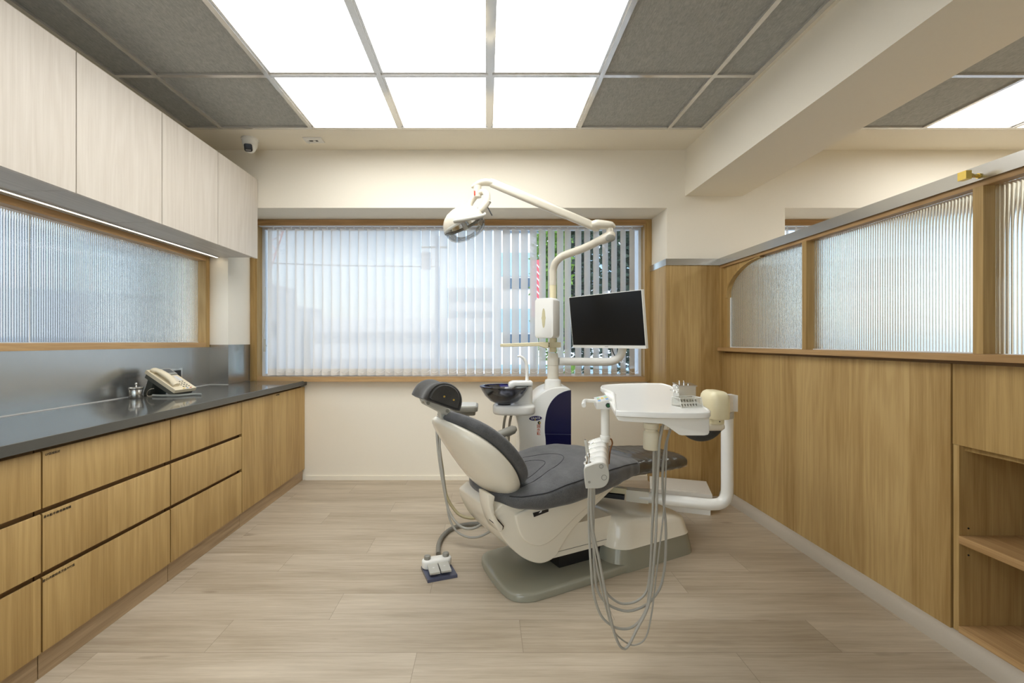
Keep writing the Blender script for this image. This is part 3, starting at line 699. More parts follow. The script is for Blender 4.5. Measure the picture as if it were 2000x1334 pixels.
for cx_, ax, ay in ((-.56, .44, .165), (-.56, .33, .115)):
    P = []
    for k in range(25):
        a = -PI/2+PI*k/24; x, y = cx_+ax*math.cos(a)+.02, ay*math.sin(a); P.append(V((x, y, seat_top(x, y)+.0006)))
    seam.tube(P, .0013, 6)
L(seam, 'seat_seam', 'seam', label='dark stitched seam')
LEG = [(.205, .180, .530, .440), (.22, .186, .536, .434), (.32, .182, .531, .430), (.45, .176, .519, .427), (.60, .170, .505, .426), (.670, .160, .496, .427), (.692, .125, .488, .434), (.702, .07, .478, .444)]
def leg_rings(g, x0, x1, n):
    out = []
    for i in range(n):
        x = x0+(x1-x0)*i/(n-1); w, zt, zb = lerp(LEG, x); c_, b = (zt+zb)/2, (zt-zb)/2
        out.append(supring(w+g, b+g, 3.4, 40, lambda p, q: V((x, p, c_+q))))
    return out
L(M().loft(leg_rings(0, .205, .702, 26)), 'leg_rest', 'fabric', smooth=70)
def wrinkle(r, i): return [p+V((0, 0, .0025*math.sin(9*p.y*10+i*1.3)+.0012*math.sin(p.x*90))) for p in r]
L(M().loft([wrinkle(r, i) for i, r in enumerate(leg_rings(.004, .262, .672, 30))], cap=False), 'plastic_cover', 'film', smooth=80, label='clear plastic film over the leg rest')
P = []
for i in range(24):
    x = .225+.425*i/23; w, zt, zb = lerp(LEG, x); P.append(V((x, -w*.93, zt-.018)))
L(M().tube(P, .002, 6), 'leg_rest_seam', 'seam')
L(M().box(.0, .45, -.10, .10, .414, .436, .006), 'leg_rest_board', 'black')
# backrest
A0 = math.radians(134.5)
bd, bn = V((math.cos(A0), 0, math.sin(A0))), V((math.sin(A0), 0, -math.cos(A0)))
BO = V((-.436, 0, .440)); BLEN = .498
def bw_(t, p=2.7): return max(.0, 1-abs(2*t-1)**p)**(1/p)
def bpt(t, y, n): return BO+bd*(t*BLEN)+V((0, y, 0))+bn*(n+.055*(1-(2*t-1)**2))
ts = [.004, .015, .035, .065]+[.1+.8*i/18 for i in range(19)]+[.935, .965, .985, .996]
cush, shell = [], []
for t in ts:
    w = .245*bw_(t)*(1-.16*t); e = bw_(t, 3.5)**.6
    cush.append(supring(w, .042*e, 3.2, 40, lambda p, q: bpt(t, p, .040+q-.018*(1-(p/max(w, .01))**2)*(q > 0))))
    dp = (.022+.150*math.sin(PI*t)**.55*(1-.55*t))*bw_(t, 4)
    rg_ = []
    for k in range(21):
        a = PI*k/20; rg_.append(bpt(t, w*.985*math.cos(a), -.004-dp*abs(math.sin(a))**.62))
    for k in range(1, 20): rg_.append(bpt(t, w*.985*(-1+k/10), .006))
    shell.append(rg_)
L(M().loft(cush), 'backrest_cushion', 'fabric', smooth=70)
L(M().loft(shell), 'backrest_shell', 'whitew', smooth=70, label='white glossy backrest shell')
dsc = M(); c_ = bpt(.24, -.165, -.088)
# headrest bracket and bolster
def c0_(px, py, y=0): a, b = cp(px, py, y); return V((a, y, b))
HB = M()
for y0, y1 in ((-.034, -.020), (.020, .034)):
    P1 = [c0_(*p) for p in ((821, 775), (833, 772), (874, 797), (876, 805), (868, 810), (828, 789))]
    HB.prism([(p.x, p.z) for p in P1], y0, y1, 'y', .003, 1)
L(HB, 'headrest_link', 'lgrey')
HB = M()
P1 = [c0_(*p) for p in ((856, 800), (872, 800), (872, 812), (866, 816), (880, 828), (878, 832), (868, 831), (858, 814))]
HB.prism([(p.x, p.z) for p in P1], -.018, .018, 'y', .003, 1)
L(HB, 'headrest_stem', 'lgrey')
HB = M()
for p in ((831, 785), (868, 800)):
    q = c0_(*p); HB.cyl(q+V((0, -.037, 0)), q+V((0, .037, 0)), .008, 14)
L(HB, 'headrest_pivot', 'grey')
ha, hb = c0_(830, 773, -.10), c0_(897, 797, -.10)
ax = (hb-ha).normalized(); up = V((-ax.z, 0, ax.x)) if ax.x > 0 else V((ax.z, 0, -ax.x))
hc = (ha+hb)/2+V((-.034, 0, .0)); hr = (hb-ha).length/2
def hring(y, sc, lift):
    out = []
    for k in range(29):
        a = PI*k/28; out.append(hc+V((0, y, 0))+ax*(hr*sc*math.cos(a)*1.0)+up*(hr*1.12*sc*abs(math.sin(a))**.8+lift))
    for k in range(1, 10): out.append(hc+V((0, y, 0))+ax*(hr*sc*(-1+k/5))+up*(lift-.004))
    return out
prof = [(.62*a_, b_, c_) for a_, b_, c_ in [(-.142, .80, .008), (-.150, .90, .004), (-.143, .97, .001), (-.12, 1.0, 0), (-.09, .97, 0), (-.045, .88, .0), (0, .84, 0), (.045, .88, 0), (.09, .97, 0), (.12, 1.0, 0), (.143, .97, .001), (.150, .90, .004), (.142, .80, .008)]]
hm = L(M().loft([hring(*p) for p in prof]), 'headrest_cushion', 'fabricd', smooth=65)
L(M().loft([hring(y, s, .012) for y, s in ((-.097, .70), (-.0985, .74), (-.089, .80))]), 'headrest_side_panel', 'fabricd', label='dark half round side panel with brass screws')
scw = M()
for k in (.62, .12):
    c = hc+ax*(hr*(.5-k))*1.05+up*(hr*.42); scw.cyl(c+V((0, -.1005, 0)), c+V((0, -.09, 0)), .0042, 10)
L(scw, 'headrest_screw', 'brass')
# armrest on the far side
L(M().tube([(-.44, .335, .560), (-.40, .335, .578), (-.25, .335, .622), (-.195, .335, .638), (-.178, .335, .642)], [.020, .027, .027, .025, .014], 16), 'armrest', 'grey', smooth=70)
L(M().tube([(-.26, .332, .61), (-.255, .325, .565), (-.27, .27, .48), (-.29, .18, .40)], [.022, .020, .020, .018], 12, smooth=4), 'armrest_support', 'whitew')
# ================================================================== FOOT CONTROL
fc = thing('foot_control', 'white and navy two pedal foot control on the floor beside the base plate', 'foot pedal', (-.2355, 2.259, 0), math.radians(20.6))
K = lambda m, n, mat, **k: m.build(n, mat, fc, world=False, **k)
K(M().box(-.074, .074, -.072, .072, 0, .014, .005, 2), 'base', 'navyplate')
K(M().prism(rrect(-.076, .076, .018, .074, .027, 7), .014, .058, 'z', .010, 3), 'body', 'white')
for x in (-.048, .048): K(M().cyl((x, .047, .05), (x, .047, .076), .0165, 20, .005), 'knob', 'grey')
for x in (-.029, .027):
    tm = Matrix.Translation(V((x, .030, .040))) @ Matrix.Rotation(math.radians(6), 4, 'X') @ Matrix.Rotation(math.radians(-3), 4, 'Z')
    p = K(M().box(-.025, .025, -.088, .0, -.004, .005, .004, 2, tm), 'pedal', 'lgrey')
    K(M().ball((tm @ V((0, -.045, .005))), (.006, .004, .0012), 12), 'pedal_mark', 'white')
hz = [atz(856, 1082, .03), atz(857, 1062, .022), atz(866, 1045, .016), atz(884, 1031, .015), atz(910, 1024, .015), atz(945, 1022, .015), atz(985, 1026, .015)]
M().tube(hz, .0125, 12, smooth=6).build('hose', 'hosed', fc)
# ================================================================== FLOOR BOX
fb = thing('floor_box', 'flat white utility box on the floor behind the chair foot end', 'utility box', (1.353, 3.205, 0), math.radians(-19))
M().box(-.180, .185, -.145, .145, 0, .118, .004, 1).build('body', 'white', fb, world=False)
M().box(-.190, .195, -.155, .155, .118, .140, .008, 2).box(-.17, .11, -.13, .13, .1395, .1415, .001, 1).build('lid', 'white', fb, world=False)
# ================================================================== DENTAL UNIT COLUMN
un = thing('spittoon_unit', 'white and navy dental unit column with spittoon bowl behind the chair', 'dental unit', (.40, 3.05, 0))
YU = 2.90
def xz(pts, Y): return [(at(px, py, Y).x, at(px, py, Y).z) for px, py in pts]
body = spline([(1012, 1016), (1012, 950), (1014, 880), (1014, 855), (1012, 832), (1008, 816), (1004, 806), (1005, 801), (1018, 799), (1034, 794), (1041, 786), (1048, 777), (1058, 768), (1070, 761), (1084, 757), (1100, 756)], 4)+[(1112, 758), (1115, 762), (1115, 1016)]
M().prism(xz(body, YU), YU, 3.26, 'y', .018, 3, ang=50).build('body', 'white', un)
nav = spline([(1067, 1014), (1067, 930), (1066, 865), (1064, 842), (1065, 820), (1069, 800), (1077, 784), (1088, 772), (1100, 765), (1110, 762)], 5)+[(1115.6, 761.5), (1115.6, 1014)]
np_ = M().prism(xz(nav, YU-.004), YU-.004, YU+.05, 'y', .002, 1).build('front_panel', 'navy', un, label='glossy navy front panel')
M().prism(xz([(1064.6, 846.5), (1115.4, 847.5), (1115.4, 849), (1064.7, 848)], YU-.005), YU-.0052, YU-.0035, 'y').build('panel_seam_highlight', plain('navy_seam_highlight', srgb(50, 52, 84), .3), np_, smooth=0)  # paler navy strip paints the highlight along the seam
def face(px, py, Y): return Matrix.Translation(at(px, py, Y)) @ Matrix.Rotation(PI/2, 4, 'X')
bm = face(1045.8, 816.5, YU-.0008) @ Matrix.Rotation(math.radians(4), 4, 'Z')
bg = M().prism([(.0405*math.cos(2*PI*k/40), .0148*math.sin(2*PI*k/40)) for k in range(40)], 0, .0015, 'z', 0, 1, bm).build('badge', plain('navy_badge', srgb(34, 18, 92), .35), un)
M().text('GRACE', .0185, bm @ Matrix.Translation(V((0, .0005, .0017))), .0002, .0002).build('lettering', 'whiteink', bg, smooth=0)
M().prism([(-.006, -.0125), (.000, -.0125), (.001, -.004), (-.004, -.004)], .0019, .0022, 'z', 0, 1, bm).build('emblem', 'yellow', bg, smooth=0)
kn = at(1053, 825, YU)
M().cyl((kn.x, YU-.006, kn.z), (kn.x, YU+.001, kn.z), .0095, 18).build('lock', 'black', un)
M().cyl((kn.x+.004, YU-.009, kn.z), (kn.x+.004, YU-.005, kn.z), .006, 14).build('lock_core', 'brass', un)
for i, ch in enumerate('回水頭'): M().text(ch, .0235, face(1052, 832.5+7*i, YU-.0006), .0003, .0004).build('lettering', 'orange', un, smooth=0)
PX, PY = .4387, 3.0
zz = lambda py: EYE-(py-CY)*PY/F
M().lathe([(.062, zz(764)), (.060, zz(756)), (.055, zz(750)), (.053, zz(744)), (.050, zz(741)), (.040, zz(740)), (.038, zz(739))], 32, Matrix.Translation(V((PX, PY, 0)))).build('collar', 'white', un, smooth=50)
M().lathe([(.037, zz(741)), (.037, zz(713.4)), (.035, zz(713.2)), (.035, zz(712.8)), (.038, zz(712.6)), (.038, zz(699)), (.037, zz(698)), (.033, zz(694)), (.030, zz(690)), (.028, zz(689)), (.001, zz(689))], 32, Matrix.Translation(V((PX, PY, 0)))).build('pole', 'whitew', un, smooth=50)
# spittoon
M().prism(rrect(.040, .30, 2.725, 2.925, .075, 8), .704, .762, 'z', .016, 3).build('bowl_arm', 'white', un)
M().prism(rrect(.178, .287, 2.81, 2.93, .03, 6), .75, .872, 'z', .01, 2).build('spout_column', 'white', un)
sh = [(at(px, 0, 2.83).x, at(0, py, 2.83).z) for px, py in ((1040, 743.5), (1002, 744), (995, 747), (993, 752), (994, 757.5), (1002, 757), (1006, 753), (1014, 753.5), (1040, 753))]
M().prism(sh, 2.80, 2.905, 'y', .008, 3).build('spout_housing', 'white', un)
M().tube([at(1029, 745, 2.86), at(1029.5, 725, 2.86), at(1028, 710, 2.86), at(1023, 700, 2.86), at(1016, 695.5, 2.86), at(1010.5, 695.5, 2.86)], [.0105, .0105, .0105, .0095, .0075, .005], 14, smooth=5).build('cup_filler', 'white', un, smooth=70)
BC = Matrix.Translation(V((.110, 2.80, .871)))
M().lathe([(.028, -.104), (.050, -.102), (.085, -.085), (.118, -.052), (.138, -.020), (.148, .002), (.1475, .005), (.143, .002), (.133, -.020), (.113, -.050), (.082, -.080), (.05, -.094), (.002, -.098)], 48, BC).build('bowl', 'bowl', un, smooth=70, label='smoked blue glass spittoon bowl')
M().cyl((.110, 2.80, .752), (.110, 2.80, .772), .040, 28).build('bowl_seat', 'black', un)
def arcband(a0, a1, r0, r1, z0, z1, n=22): return [[BC @ V((r*math.cos(a), r*math.sin(a), z)) for r, z in ((r0, z0), (r1, z0), (r1, z1), (r0, z1))] for a in [a0+(a1-a0)*k/n for k in range(n+1)]]
M().loft(arcband(math.radians(60), math.radians(235), .128, .151, .002, .007)).build('splash_guard', 'blueglass', un, label='cobalt blue rim guard')
M().cyl((.13, 2.815, .790), (.13, 2.815, .80), .03, 20).build('drain_cover', 'blueglass', un)
dt = M()
for px_ in (989, 1000): dt.tube([at(px_, 806, 2.84), at(px_-4, 822, 2.84), at(px_-6, 845, 2.86), at(px_-8, 900, 2.90), at(px_-4, 960, 2.95)], .008, 10, smooth=4)
dt.build('drain_hose', 'hose', un)
# --- bracket arm on the pole
ba = thing('bracket_arm', 'beige flat swing bracket clamped to the unit pole under the tissue box', 'bracket', (PX, PY, 1.128))
M().lathe([(.0245, zz(678.5)), (.036, zz(678.5)), (.036, zz(667.5)), (.0245, zz(667.5)), (.0245, zz(678.5))], 28, Matrix.Translation(V((PX, PY, 0)))).build('clamp', 'cream', ba)
M().box(PX-.052, PX+.045, PY-.045, PY-.025, zz(678), zz(668), .003, 1).build('clamp_jaw', 'cream', ba)
sc_ = M()
for py_ in (671, 675.5): q = at(1072, py_, PY-.046); sc_.cyl((q.x, PY-.047, q.z), (q.x, PY-.04, q.z), .004, 10)
sc_.build('screw', 'black', ba)
g = [(at(px, 0, 2.94).x, at(0, py, 2.94).z) for px, py in ((977, 671), (977, 677), (1052, 675.5), (1066, 680), (1070, 679), (1070, 668), (1062, 667.5))]
M().prism(g, 2.90, 2.965, 'y', .003, 1).build('arm', 'cream', ba)
# --- tissue dispenser
td = thing('tissue_dispenser', 'white tissue box with an oval slot mounted on the unit pole', 'tissue box', (.363, 2.88, 1.298))
fd = V((.574, .819, 0)); fx = V((.819, -.574, 0))
TM = Matrix(((fx.x, 0, -fd.x, .363), (fx.y, 0, -fd.y, 2.88), (0, 1, 0, 1.298), (0, 0, 0, 1)))   # local x across, y up, z toward viewer
M().prism(rrect(-.066, .066, -.127, .127, .022, 6), -.095, 0, 'z', .006, 2, TM).build('case', 'white', td)
ov = [(.012*math.cos(2*PI*k/32)**1, .062*math.sin(2*PI*k/32)) for k in range(32)]
M().prism([(-.001+x*(1.0+.25*(abs(y) < .01)), y) for x, y in ov], .0, .0012, 'z', 0, 1, TM).build('slot', plain('tissue_slot', srgb(206, 198, 160), .6), td)
# --- monitor
mo = thing('monitor', 'black screened white monitor on an arm from the unit pole', 'monitor', (.768, 2.96, 1.283))
mx = V((.587, -.809, 0)); mn = V((-.809, -.587, 0)); tz = math.radians(7.0)
mz = V((0, 0, 1))*math.cos(tz)+mn*math.sin(tz); my = mz.cross(mx)    # my points away from viewer
MM = Matrix(((mx.x, my.x, mz.x, .768), (mx.y, my.y, mz.y, 2.96), (mx.z, my.z, mz.z, 1.283), (0, 0, 0, 1)))
W_, H_ = .592/2, .356/2
M().box(-W_, W_, 0, .022, -H_, H_, .004, 2, MM).build('case', 'white', mo)
M().box(-W_*.6, W_*.6, .022, .045, -H_*.6, H_*.6, .010, 2, MM).build('rear_housing', 'white', mo)
M().box(-W_+.004, W_-.004, -.0012, .001, -H_+.020, H_-.004, 0, 1, MM).build('screen', 'screen', mo, smooth=0)
M().box(-.014, .014, -.0006, .0005, -H_+.008, -H_+.013, 0, 1, MM).build('logo_mark', plain('faint_grey_print', srgb(186, 182, 178), .5), mo, smooth=0)
M().tube([(PX+.0385, 2.985, 1.019), (.60, 2.985, 1.018), (.76, 2.985, 1.016), (.82, 2.985, 1.020), (.868, 2.985, 1.045), (.890, 2.985, 1.09), (.893, 2.985, 1.16), (.893, 2.99, 1.25)], .0265, 18, smooth=5).build('arm', 'white', mo, smooth=70)
bk = MM @ V((0, .045, 0))
M().tube([(.893, 2.99, 1.25), bk], .02, 12).build('mount', 'white', mo)
M().tube([at(1194, 676, 2.99), at(1197, 686, 2.99), at(1200, 693, 2.99), at(1204, 700, 2.985)], .0035, 8, smooth=4).build('cable', 'black', mo)
# ================================================================== OPERATING LAMP
lp = thing('operating_lamp', 'white jointed operating lamp hanging over the chair from the unit pole', 'lamp', (PX, PY, 1.1))
A1 = at(1190, 462, 2.72)
M().tube([(PX, PY, 1.08), (PX, PY, 1.43), (PX, PY, zz(556))], .0232, 18).build('pole', 'cream', lp, smooth=70)
M().tube([(PX, PY, zz(557)), (PX, PY, zz(535)), at(1081, 524, 2.995), at(1085, 513, 2.98), at(1093, 504, 2.96), at(1104, 497.5, 2.94), at(1140, 484.5, 2.84), at(1172, 469, 2.75)], .0245, 18, smooth=5).build('lower_arm', 'lampw', lp, smooth=70)
e1 = (at(1195, 459, 2.70)-at(1172, 469, 2.75)).normalized()
j0 = at(1174, 468.5, 2.745)
M().tube([j0-e1*.01, j0+e1*.02, at(1186, 463.5, 2.72), at(1196, 458, 2.70), at(1200, 454.5, 2.69)], [.0255, .030, .031, .030, .012], 18).build('elbow', 'lampw', lp, smooth=60)
q = at(1192, 464.5, 2.676); M().ball(q, (.030, .008, .022), 20).build('elbow_cap', 'grey', lp)
M().cyl(at(1191, 455, 2.71), at(1191, 441, 2.71), .0215, 20).build('joint_neck', 'lampw', lp)
kn_ = [at(1158, 439, 2.73), at(1166, 438, 2.72), at(1180, 438.5, 2.71), at(1194, 440, 2.705), at(1202, 443, 2.70)]
M().tube(kn_, [.030, .034, .030, .026, .008], 18, smooth=4, flat=.85).build('knuckle', 'lampw', lp, smooth=70)
a0, a1 = at(1165, 443, 2.73), at(961, 356.5, 2.80)
fr_ = frame(a0, a1-a0, (0, 0, 1)); ln = (a1-a0).length
ua = lp_arm = M().loft([[fr_ @ V((x, y*s, z*s)) for y, z in [(p, q) for p, q in rrect(-.021, .021, -.027, .023, .016, 5)]] for x, s in ((-.022, .55), (-.014, .85), (0, 1), (ln, 1), (ln+.014, .85), (ln+.020, .5))]).build('upper_arm', 'lampw', lp, smooth=50)
M().box(.02, ln*.97, -.0222, -.0205, .002, .0045, 0, 1, fr_).box(.02, ln*.97, -.0222, -.0205, -.012, -.0098, 0, 1, fr_).build('arm_groove', 'lgrey', ua, smooth=0)
M().box(ln*.48, ln*.84, -.010, .010, .0215, .0250, .003, 2, fr_).build('arm_cover', 'white', ua)
hk = [at(962, 358, 2.80), at(950, 355.5, 2.80), at(938, 357, 2.80), at(928, 362, 2.80), at(921, 365.5, 2.80)]
M().tube(hk, [.024, .027, .024, .019, .008], 18, smooth=4, flat=.8).build('end_knuckle', 'lampw', lp, smooth=70)
M().cyl(at(932.5, 363, 2.80), at(932.5, 385, 2.80), .0245, 20).build('drop_neck', 'lampw', lp)
M().box(at(925.5, 0, 2.77).x, at(928, 0, 2.77).x, 2.776, 2.790, at(0, 380, 2.77).z, at(0, 371.5, 2.77).z).build('warning_label', 'red', lp, smooth=0)
# yoke loop
yk = [at(917, 411, 2.80), at(919, 398, 2.81), at(926, 386, 2.81), at(936, 377, 2.80), at(945, 374, 2.79), at(950, 378, 2.775), at(951, 388, 2.76), at(948, 399, 2.745), at(940, 409, 2.735), at(930, 414, 2.73), at(921, 416.5, 2.73)]
M().tube(yk, [.019, .021, .024, .025, .024, .024, .023, .021, .018, .015, .014], 14, smooth=5, flat=.75).build('yoke', 'lampw', lp, smooth=70)
M().tube([at(950, 386, 2.77), at(953, 395, 2.76), at(950, 402, 2.76)], [.016, .020, .012], 12).build('switch_housing', 'lgrey', lp)
M().tube([at(951, 401, 2.755), at(956, 411, 2.75), at(961, 420.5, 2.745)], .0034, 8).build('switch_lever', 'black', lp)
# head
hd = at(907, 440, 2.76); axn = V((.42, .08, -.90)).normalized()         # optical axis
HM = frame(hd, V((.89, 0, .42)), -axn)                                     # local z = away from light
dome = [(.128, .0), (.130, .012), (.127, .03), (.118, .052), (.10, .076), (.074, .096), (.04, .108), (.012, .112), (.001, .112)]
M().lathe([(.124, .004)]+dome, 44, HM).build('housing', 'lampw', lp, smooth=60)
M().lathe([(.120, .012), (.10, .05), (.07, .078), (.03, .092), (.001, .094)], 40, HM).build('reflector', 'chrome', lp, smooth=70)
M().lathe([(.126, .008), (.127, -.004), (.124, -.028), (.113, -.052), (.090, -.072), (.05, -.084), (.001, -.087)], 44, HM).build('lens_cover', 'lens', lp, smooth=70, label='clear domed lens cover')
M().lathe([(.130, -.004), (.132, 0), (.132, .010), (.129, .014)], 44, HM).build('rim', 'lgrey', lp)
M().cyl(HM @ V((0, 0, -.03)), HM @ V((0, 0, .07)), .014, 14).build('bulb', plain('bulb_glass', (.8, .78, .7), .2), lp)
M().tube([at(889, 433, 2.66), at(890, 431, 2.635), at(912, 427.5, 2.615), at(935, 423, 2.62), at(945, 419.5, 2.64), at(947, 417, 2.68)], [.008, .011, .012, .011, .009, .008], 12, smooth=4).build('handle_bar', 'lgrey', lp, smooth=70)
# ================================================================== ASSISTANT TRAY
asn = thing('assistant_tray', 'small grey instrument tray with hanging hoses behind the headrest', 'tray', (-.15, 2.72, .60))
M().prism(rrect(-.255, -.050, 2.62, 2.82, .03, 6), .742, .772, 'z', .006, 2).build('tray', 'grey', asn)
M().prism(rrect(-.245, -.060, 2.63, 2.81, .025, 6), .7715, .776, 'z', .002, 1).build('tray_liner', 'lgrey', asn)
M().prism(rrect(-.20, -.065, 2.66, 2.79, .02, 6), .715, .742, 'z', .006, 2).build('holder', 'grey', asn)
M().tube([(-.13, 2.72, .72), at(925, 850, 2.66), at(958, 905, 2.60), at(985, 955, 2.55), at(1004, 1005, 2.52)], .02, 12, smooth=5).build('support_arm', 'whitew', asn)
def h3(pts, Y0, Y1): n = len(pts)-1; return [at(p[0], p[1], Y0+(Y1-Y0)*i/n) for i, p in enumerate(pts)]
M().tube(h3([(858, 812), (856, 840), (859, 880), (864, 915), (867, 940), (872, 968), (884, 990), (898, 1005), (916, 1011), (934, 1010), (955, 1003), (985, 990)], 2.66, 2.52), .0085, 10, smooth=5).build('hose', plain('beige_hose', srgb(160, 148, 112), .45), asn)
M().tube(h3([(855, 812), (853, 840), (856, 880), (862, 925), (870, 970), (876, 995), (887, 1015), (902, 1029), (920, 1032), (936, 1026), (950, 1012), (975, 990)], 2.65, 2.50), .0072, 10, smooth=5).build('hose', 'hose', asn)
M().tube(h3([(861, 812), (859, 850), (860, 890), (866, 935), (873, 985), (879, 1015), (892, 1037), (912, 1048), (935, 1048), (958, 1037), (985, 1018)], 2.645, 2.50), .0062, 10, smooth=5).build('hose', 'hose', asn)
# ================================================================== DELIVERY UNIT
du = thing('delivery_unit', 'white instrument delivery table with hanging hoses on a tubular arm', 'delivery table', (1.28, 2.42, 0))
def tp(px, py, dz=0.0):
    q_ = (py-CY)/F; Y = (EYE-.94-dz+1.4*.045)/(q_+.045); return V(((px-CX)*Y/F, Y, EYE-q_*Y))
top = [tp(*p) for p in ((1203, 801), (1201.5, 796), (1199, 782), (1197, 768), (1195.5, 765), (1191, 762.5), (1175, 757.5), (1172.7, 755), (1175, 752), (1183, 750.3), (1205, 748.8), (1226, 748), (1260, 747.3), (1292, 747.6), (1297, 748.5), (1310, 752.2), (1340, 770), (1385, 798), (1388, 801), (1386, 804.5), (1370, 805.6), (1330, 805.8), (1290, 805.3), (1250, 803.8), (1212, 802.3))]
cen = sum(top, V())/len(top)
def ring_(ins, dz):
    out = []; n = len(top)
    for i, p in enumerate(top):
        d = (p-cen); out.append(p-d.normalized()*ins+V((0, 0, dz)))
    return out
M().loft([ring_(.004, -.019), ring_(.0, -.016), ring_(0, -.003), ring_(.002, -.0005), ring_(.006, 0), ring_(.010, -.0005), ring_(.012, -.003)]).build('tray_top', 'white', du, smooth=50)
fr0 = [at(px, py, 1.402) for px, py in ((1204, 808), (1204.5, 816), (1207, 820.5), (1214, 822), (1294, 827), (1302, 831), (1327, 849), (1333, 850.5), (1378, 850.5), (1384, 849), (1386.5, 845), (1386.5, 808))]
sh_ = V((.094, .55, .0247))
i0 = [p+V((0, -.0, 0)) for p in fr0]
cf = sum(fr0, V())/len(fr0)
M().loft([[cf+(p-cf)*.96 for p in fr0], [cf+(p-cf)*.99+V((0, .002, 0)) for p in fr0], [p+V((.001, .006, 0)) for p in fr0], [p+sh_ for p in fr0]]).build('tray_housing', 'white', du, smooth=30)
M().lathe([(.0275, 0), (.0275, .030), (.026, .036), (.0225, .042), (.0225, .05), (.024, .052), (.024, .072), (.001, .072)][::-1] if 0 else [(.001, -.093), (.024, -.093), (.0275, -.089), (.0275, -.038), (.0255, -.032), (.0205, -.028), (.0205, -.022), (.0255, -.018), (.0255, 0), (.001, 0)], 28, Matrix.Translation(at(1272, 825.5, 1.60))).build('water_bottle', plain('milky_bottle', srgb(222, 214, 190), .45, 0, .4, .02), du, smooth=50)
# keypad box, handle and post
kb0 = [at(px, py, 1.62) for px, py in ((1164.6, 798.5), (1165, 786), (1193.6, 780), (1198.7, 799))]
sk = V((.026, .15, 0))
M().loft([kb0, [p+sk for p in kb0]]).build('keypad_box', 'white', du, smooth=20)
e_x = kb0[2]-kb0[1]; e_y = sk
def kp(u, v, h=.0006): return kb0[1]+e_x*u+e_y*v+V((0, 0, h))
def patch(m, u0, u1, v0, v1, h): return m.loft([[kp(u0, v0, h), kp(u1, v0, h), kp(u1, v1, h), kp(u0, v1, h)], [kp(u0, v0, h+.0008), kp(u1, v0, h+.0008), kp(u1, v1, h+.0008), kp(u0, v1, h+.0008)]])
kpd = patch(M(), .06, .95, .06, .94, .0002).build('keypad', 'keypad', du, smooth=0)
for mt_, cells in (('keyblue', ((.15, .08), (.15, .22), (.68, .08), (.68, .22))), ('keyyel', ((.15, .40), (.42, .38), (.42, .52), (.68, .40))), ('keygrn', ((.15, .56), (.15, .70), (.68, .56), (.68, .70)))):
    for u, v in cells: patch(M(), u, u+.17, v, v+.11, .0011).build('key', mt_, kpd, smooth=0)
b_ = at(1187, 791, 1.62)
M().cyl((b_.x, 1.6145, b_.z), (b_.x+.001, 1.625, b_.z), .0082, 20).build('button_ring', 'black', du)
M().cyl((b_.x, 1.6125, b_.z), (b_.x+.001, 1.620, b_.z), .0060, 18).build('button', 'greenbtn', du)
M().tube([at(1168, 783, 1.70), at(1150, 782.3, 1.70), at(1143.5, 782.2, 1.69), at(1141, 784, 1.665), at(1140.3, 788.5, 1.60), at(1140.3, 791.2, 1.575)], [.0068, .0068, .007, .0072, .0076, .0076], 12, smooth=4).build('handle', 'white', du, smooth=60)
pt = at(1182, 799, 1.70)
M().cyl((pt.x, 1.70, pt.z+.005), (pt.x, 1.70, .775), .0155, 22).cyl((pt.x, 1.70, .80), (pt.x, 1.70, .786), .0185, 22, .002).build('post', 'white', du)
# holder bar
hb0 = [at(px, py, 1.40) for px, py in spline([(1144, 952), (1142, 940), (1140.7, 925), (1140.6, 916), (1143, 911), (1150, 907.5), (1160, 904.2), (1170, 902.3), (1178, 903.2), (1184, 908), (1187.5, 917), (1188.5, 928), (1187, 938), (1182, 946), (1174, 950.5), (1164, 952)], 3)]
hd_ = V((.100, .37, 0)); ch_ = sum(hb0, V())/len(hb0)
hbar = M()
for i in range(5):
    a, b = i/5+.003, (i+1)/5-.003
    hbar.loft([[ch_+(p-ch_)*.985+hd_*(a-.001) for p in hb0], [p+hd_*(a+.004) for p in hb0], [p+hd_*(b-.004) for p in hb0], [ch_+(p-ch_)*.985+hd_*(b+.001) for p in hb0]])
hbar = hbar.build('holder_bar', 'white', du, smooth=40)
M().loft([[ch_+(p-ch_)*.97+V((0, -.008, 0)) for p in hb0], [ch_+(p-ch_)*1.01+V((0, -.0065, 0)) for p in hb0], [ch_+(p-ch_)*1.015+V((0, -.001, 0)) for p in hb0]]).build('end_plate', 'lgrey', du, smooth=40)
rn = M()
for px, py, r in ((1174.4, 910.5, .0058), (1180, 932.3, .0078), (1151, 941.3, .0028)):
    c = at(px, py, 1.390); P = [c+V((r*math.cos(2*PI*k/24), 0, r*math.sin(2*PI*k/24))) for k in range(25)]
    rn.tube(P, .0007, 5)
rn.build('cover_ring', 'hosed', du)
for i in range(5):
    c = at(1151.2, 912.5, 1.40)+hd_*(i/5+.1)
    fm = frame(c, (0, 1, 0), V((-.30, 0, 1)))
    M().lathe([(.013, -.030), (.0155, -.028), (.0175, .004), (.0185, .008), (.0165, .010), (.0145, .006), (.012, -.026)], 24, fm).build('instrument_holder', 'white', hbar, smooth=50)
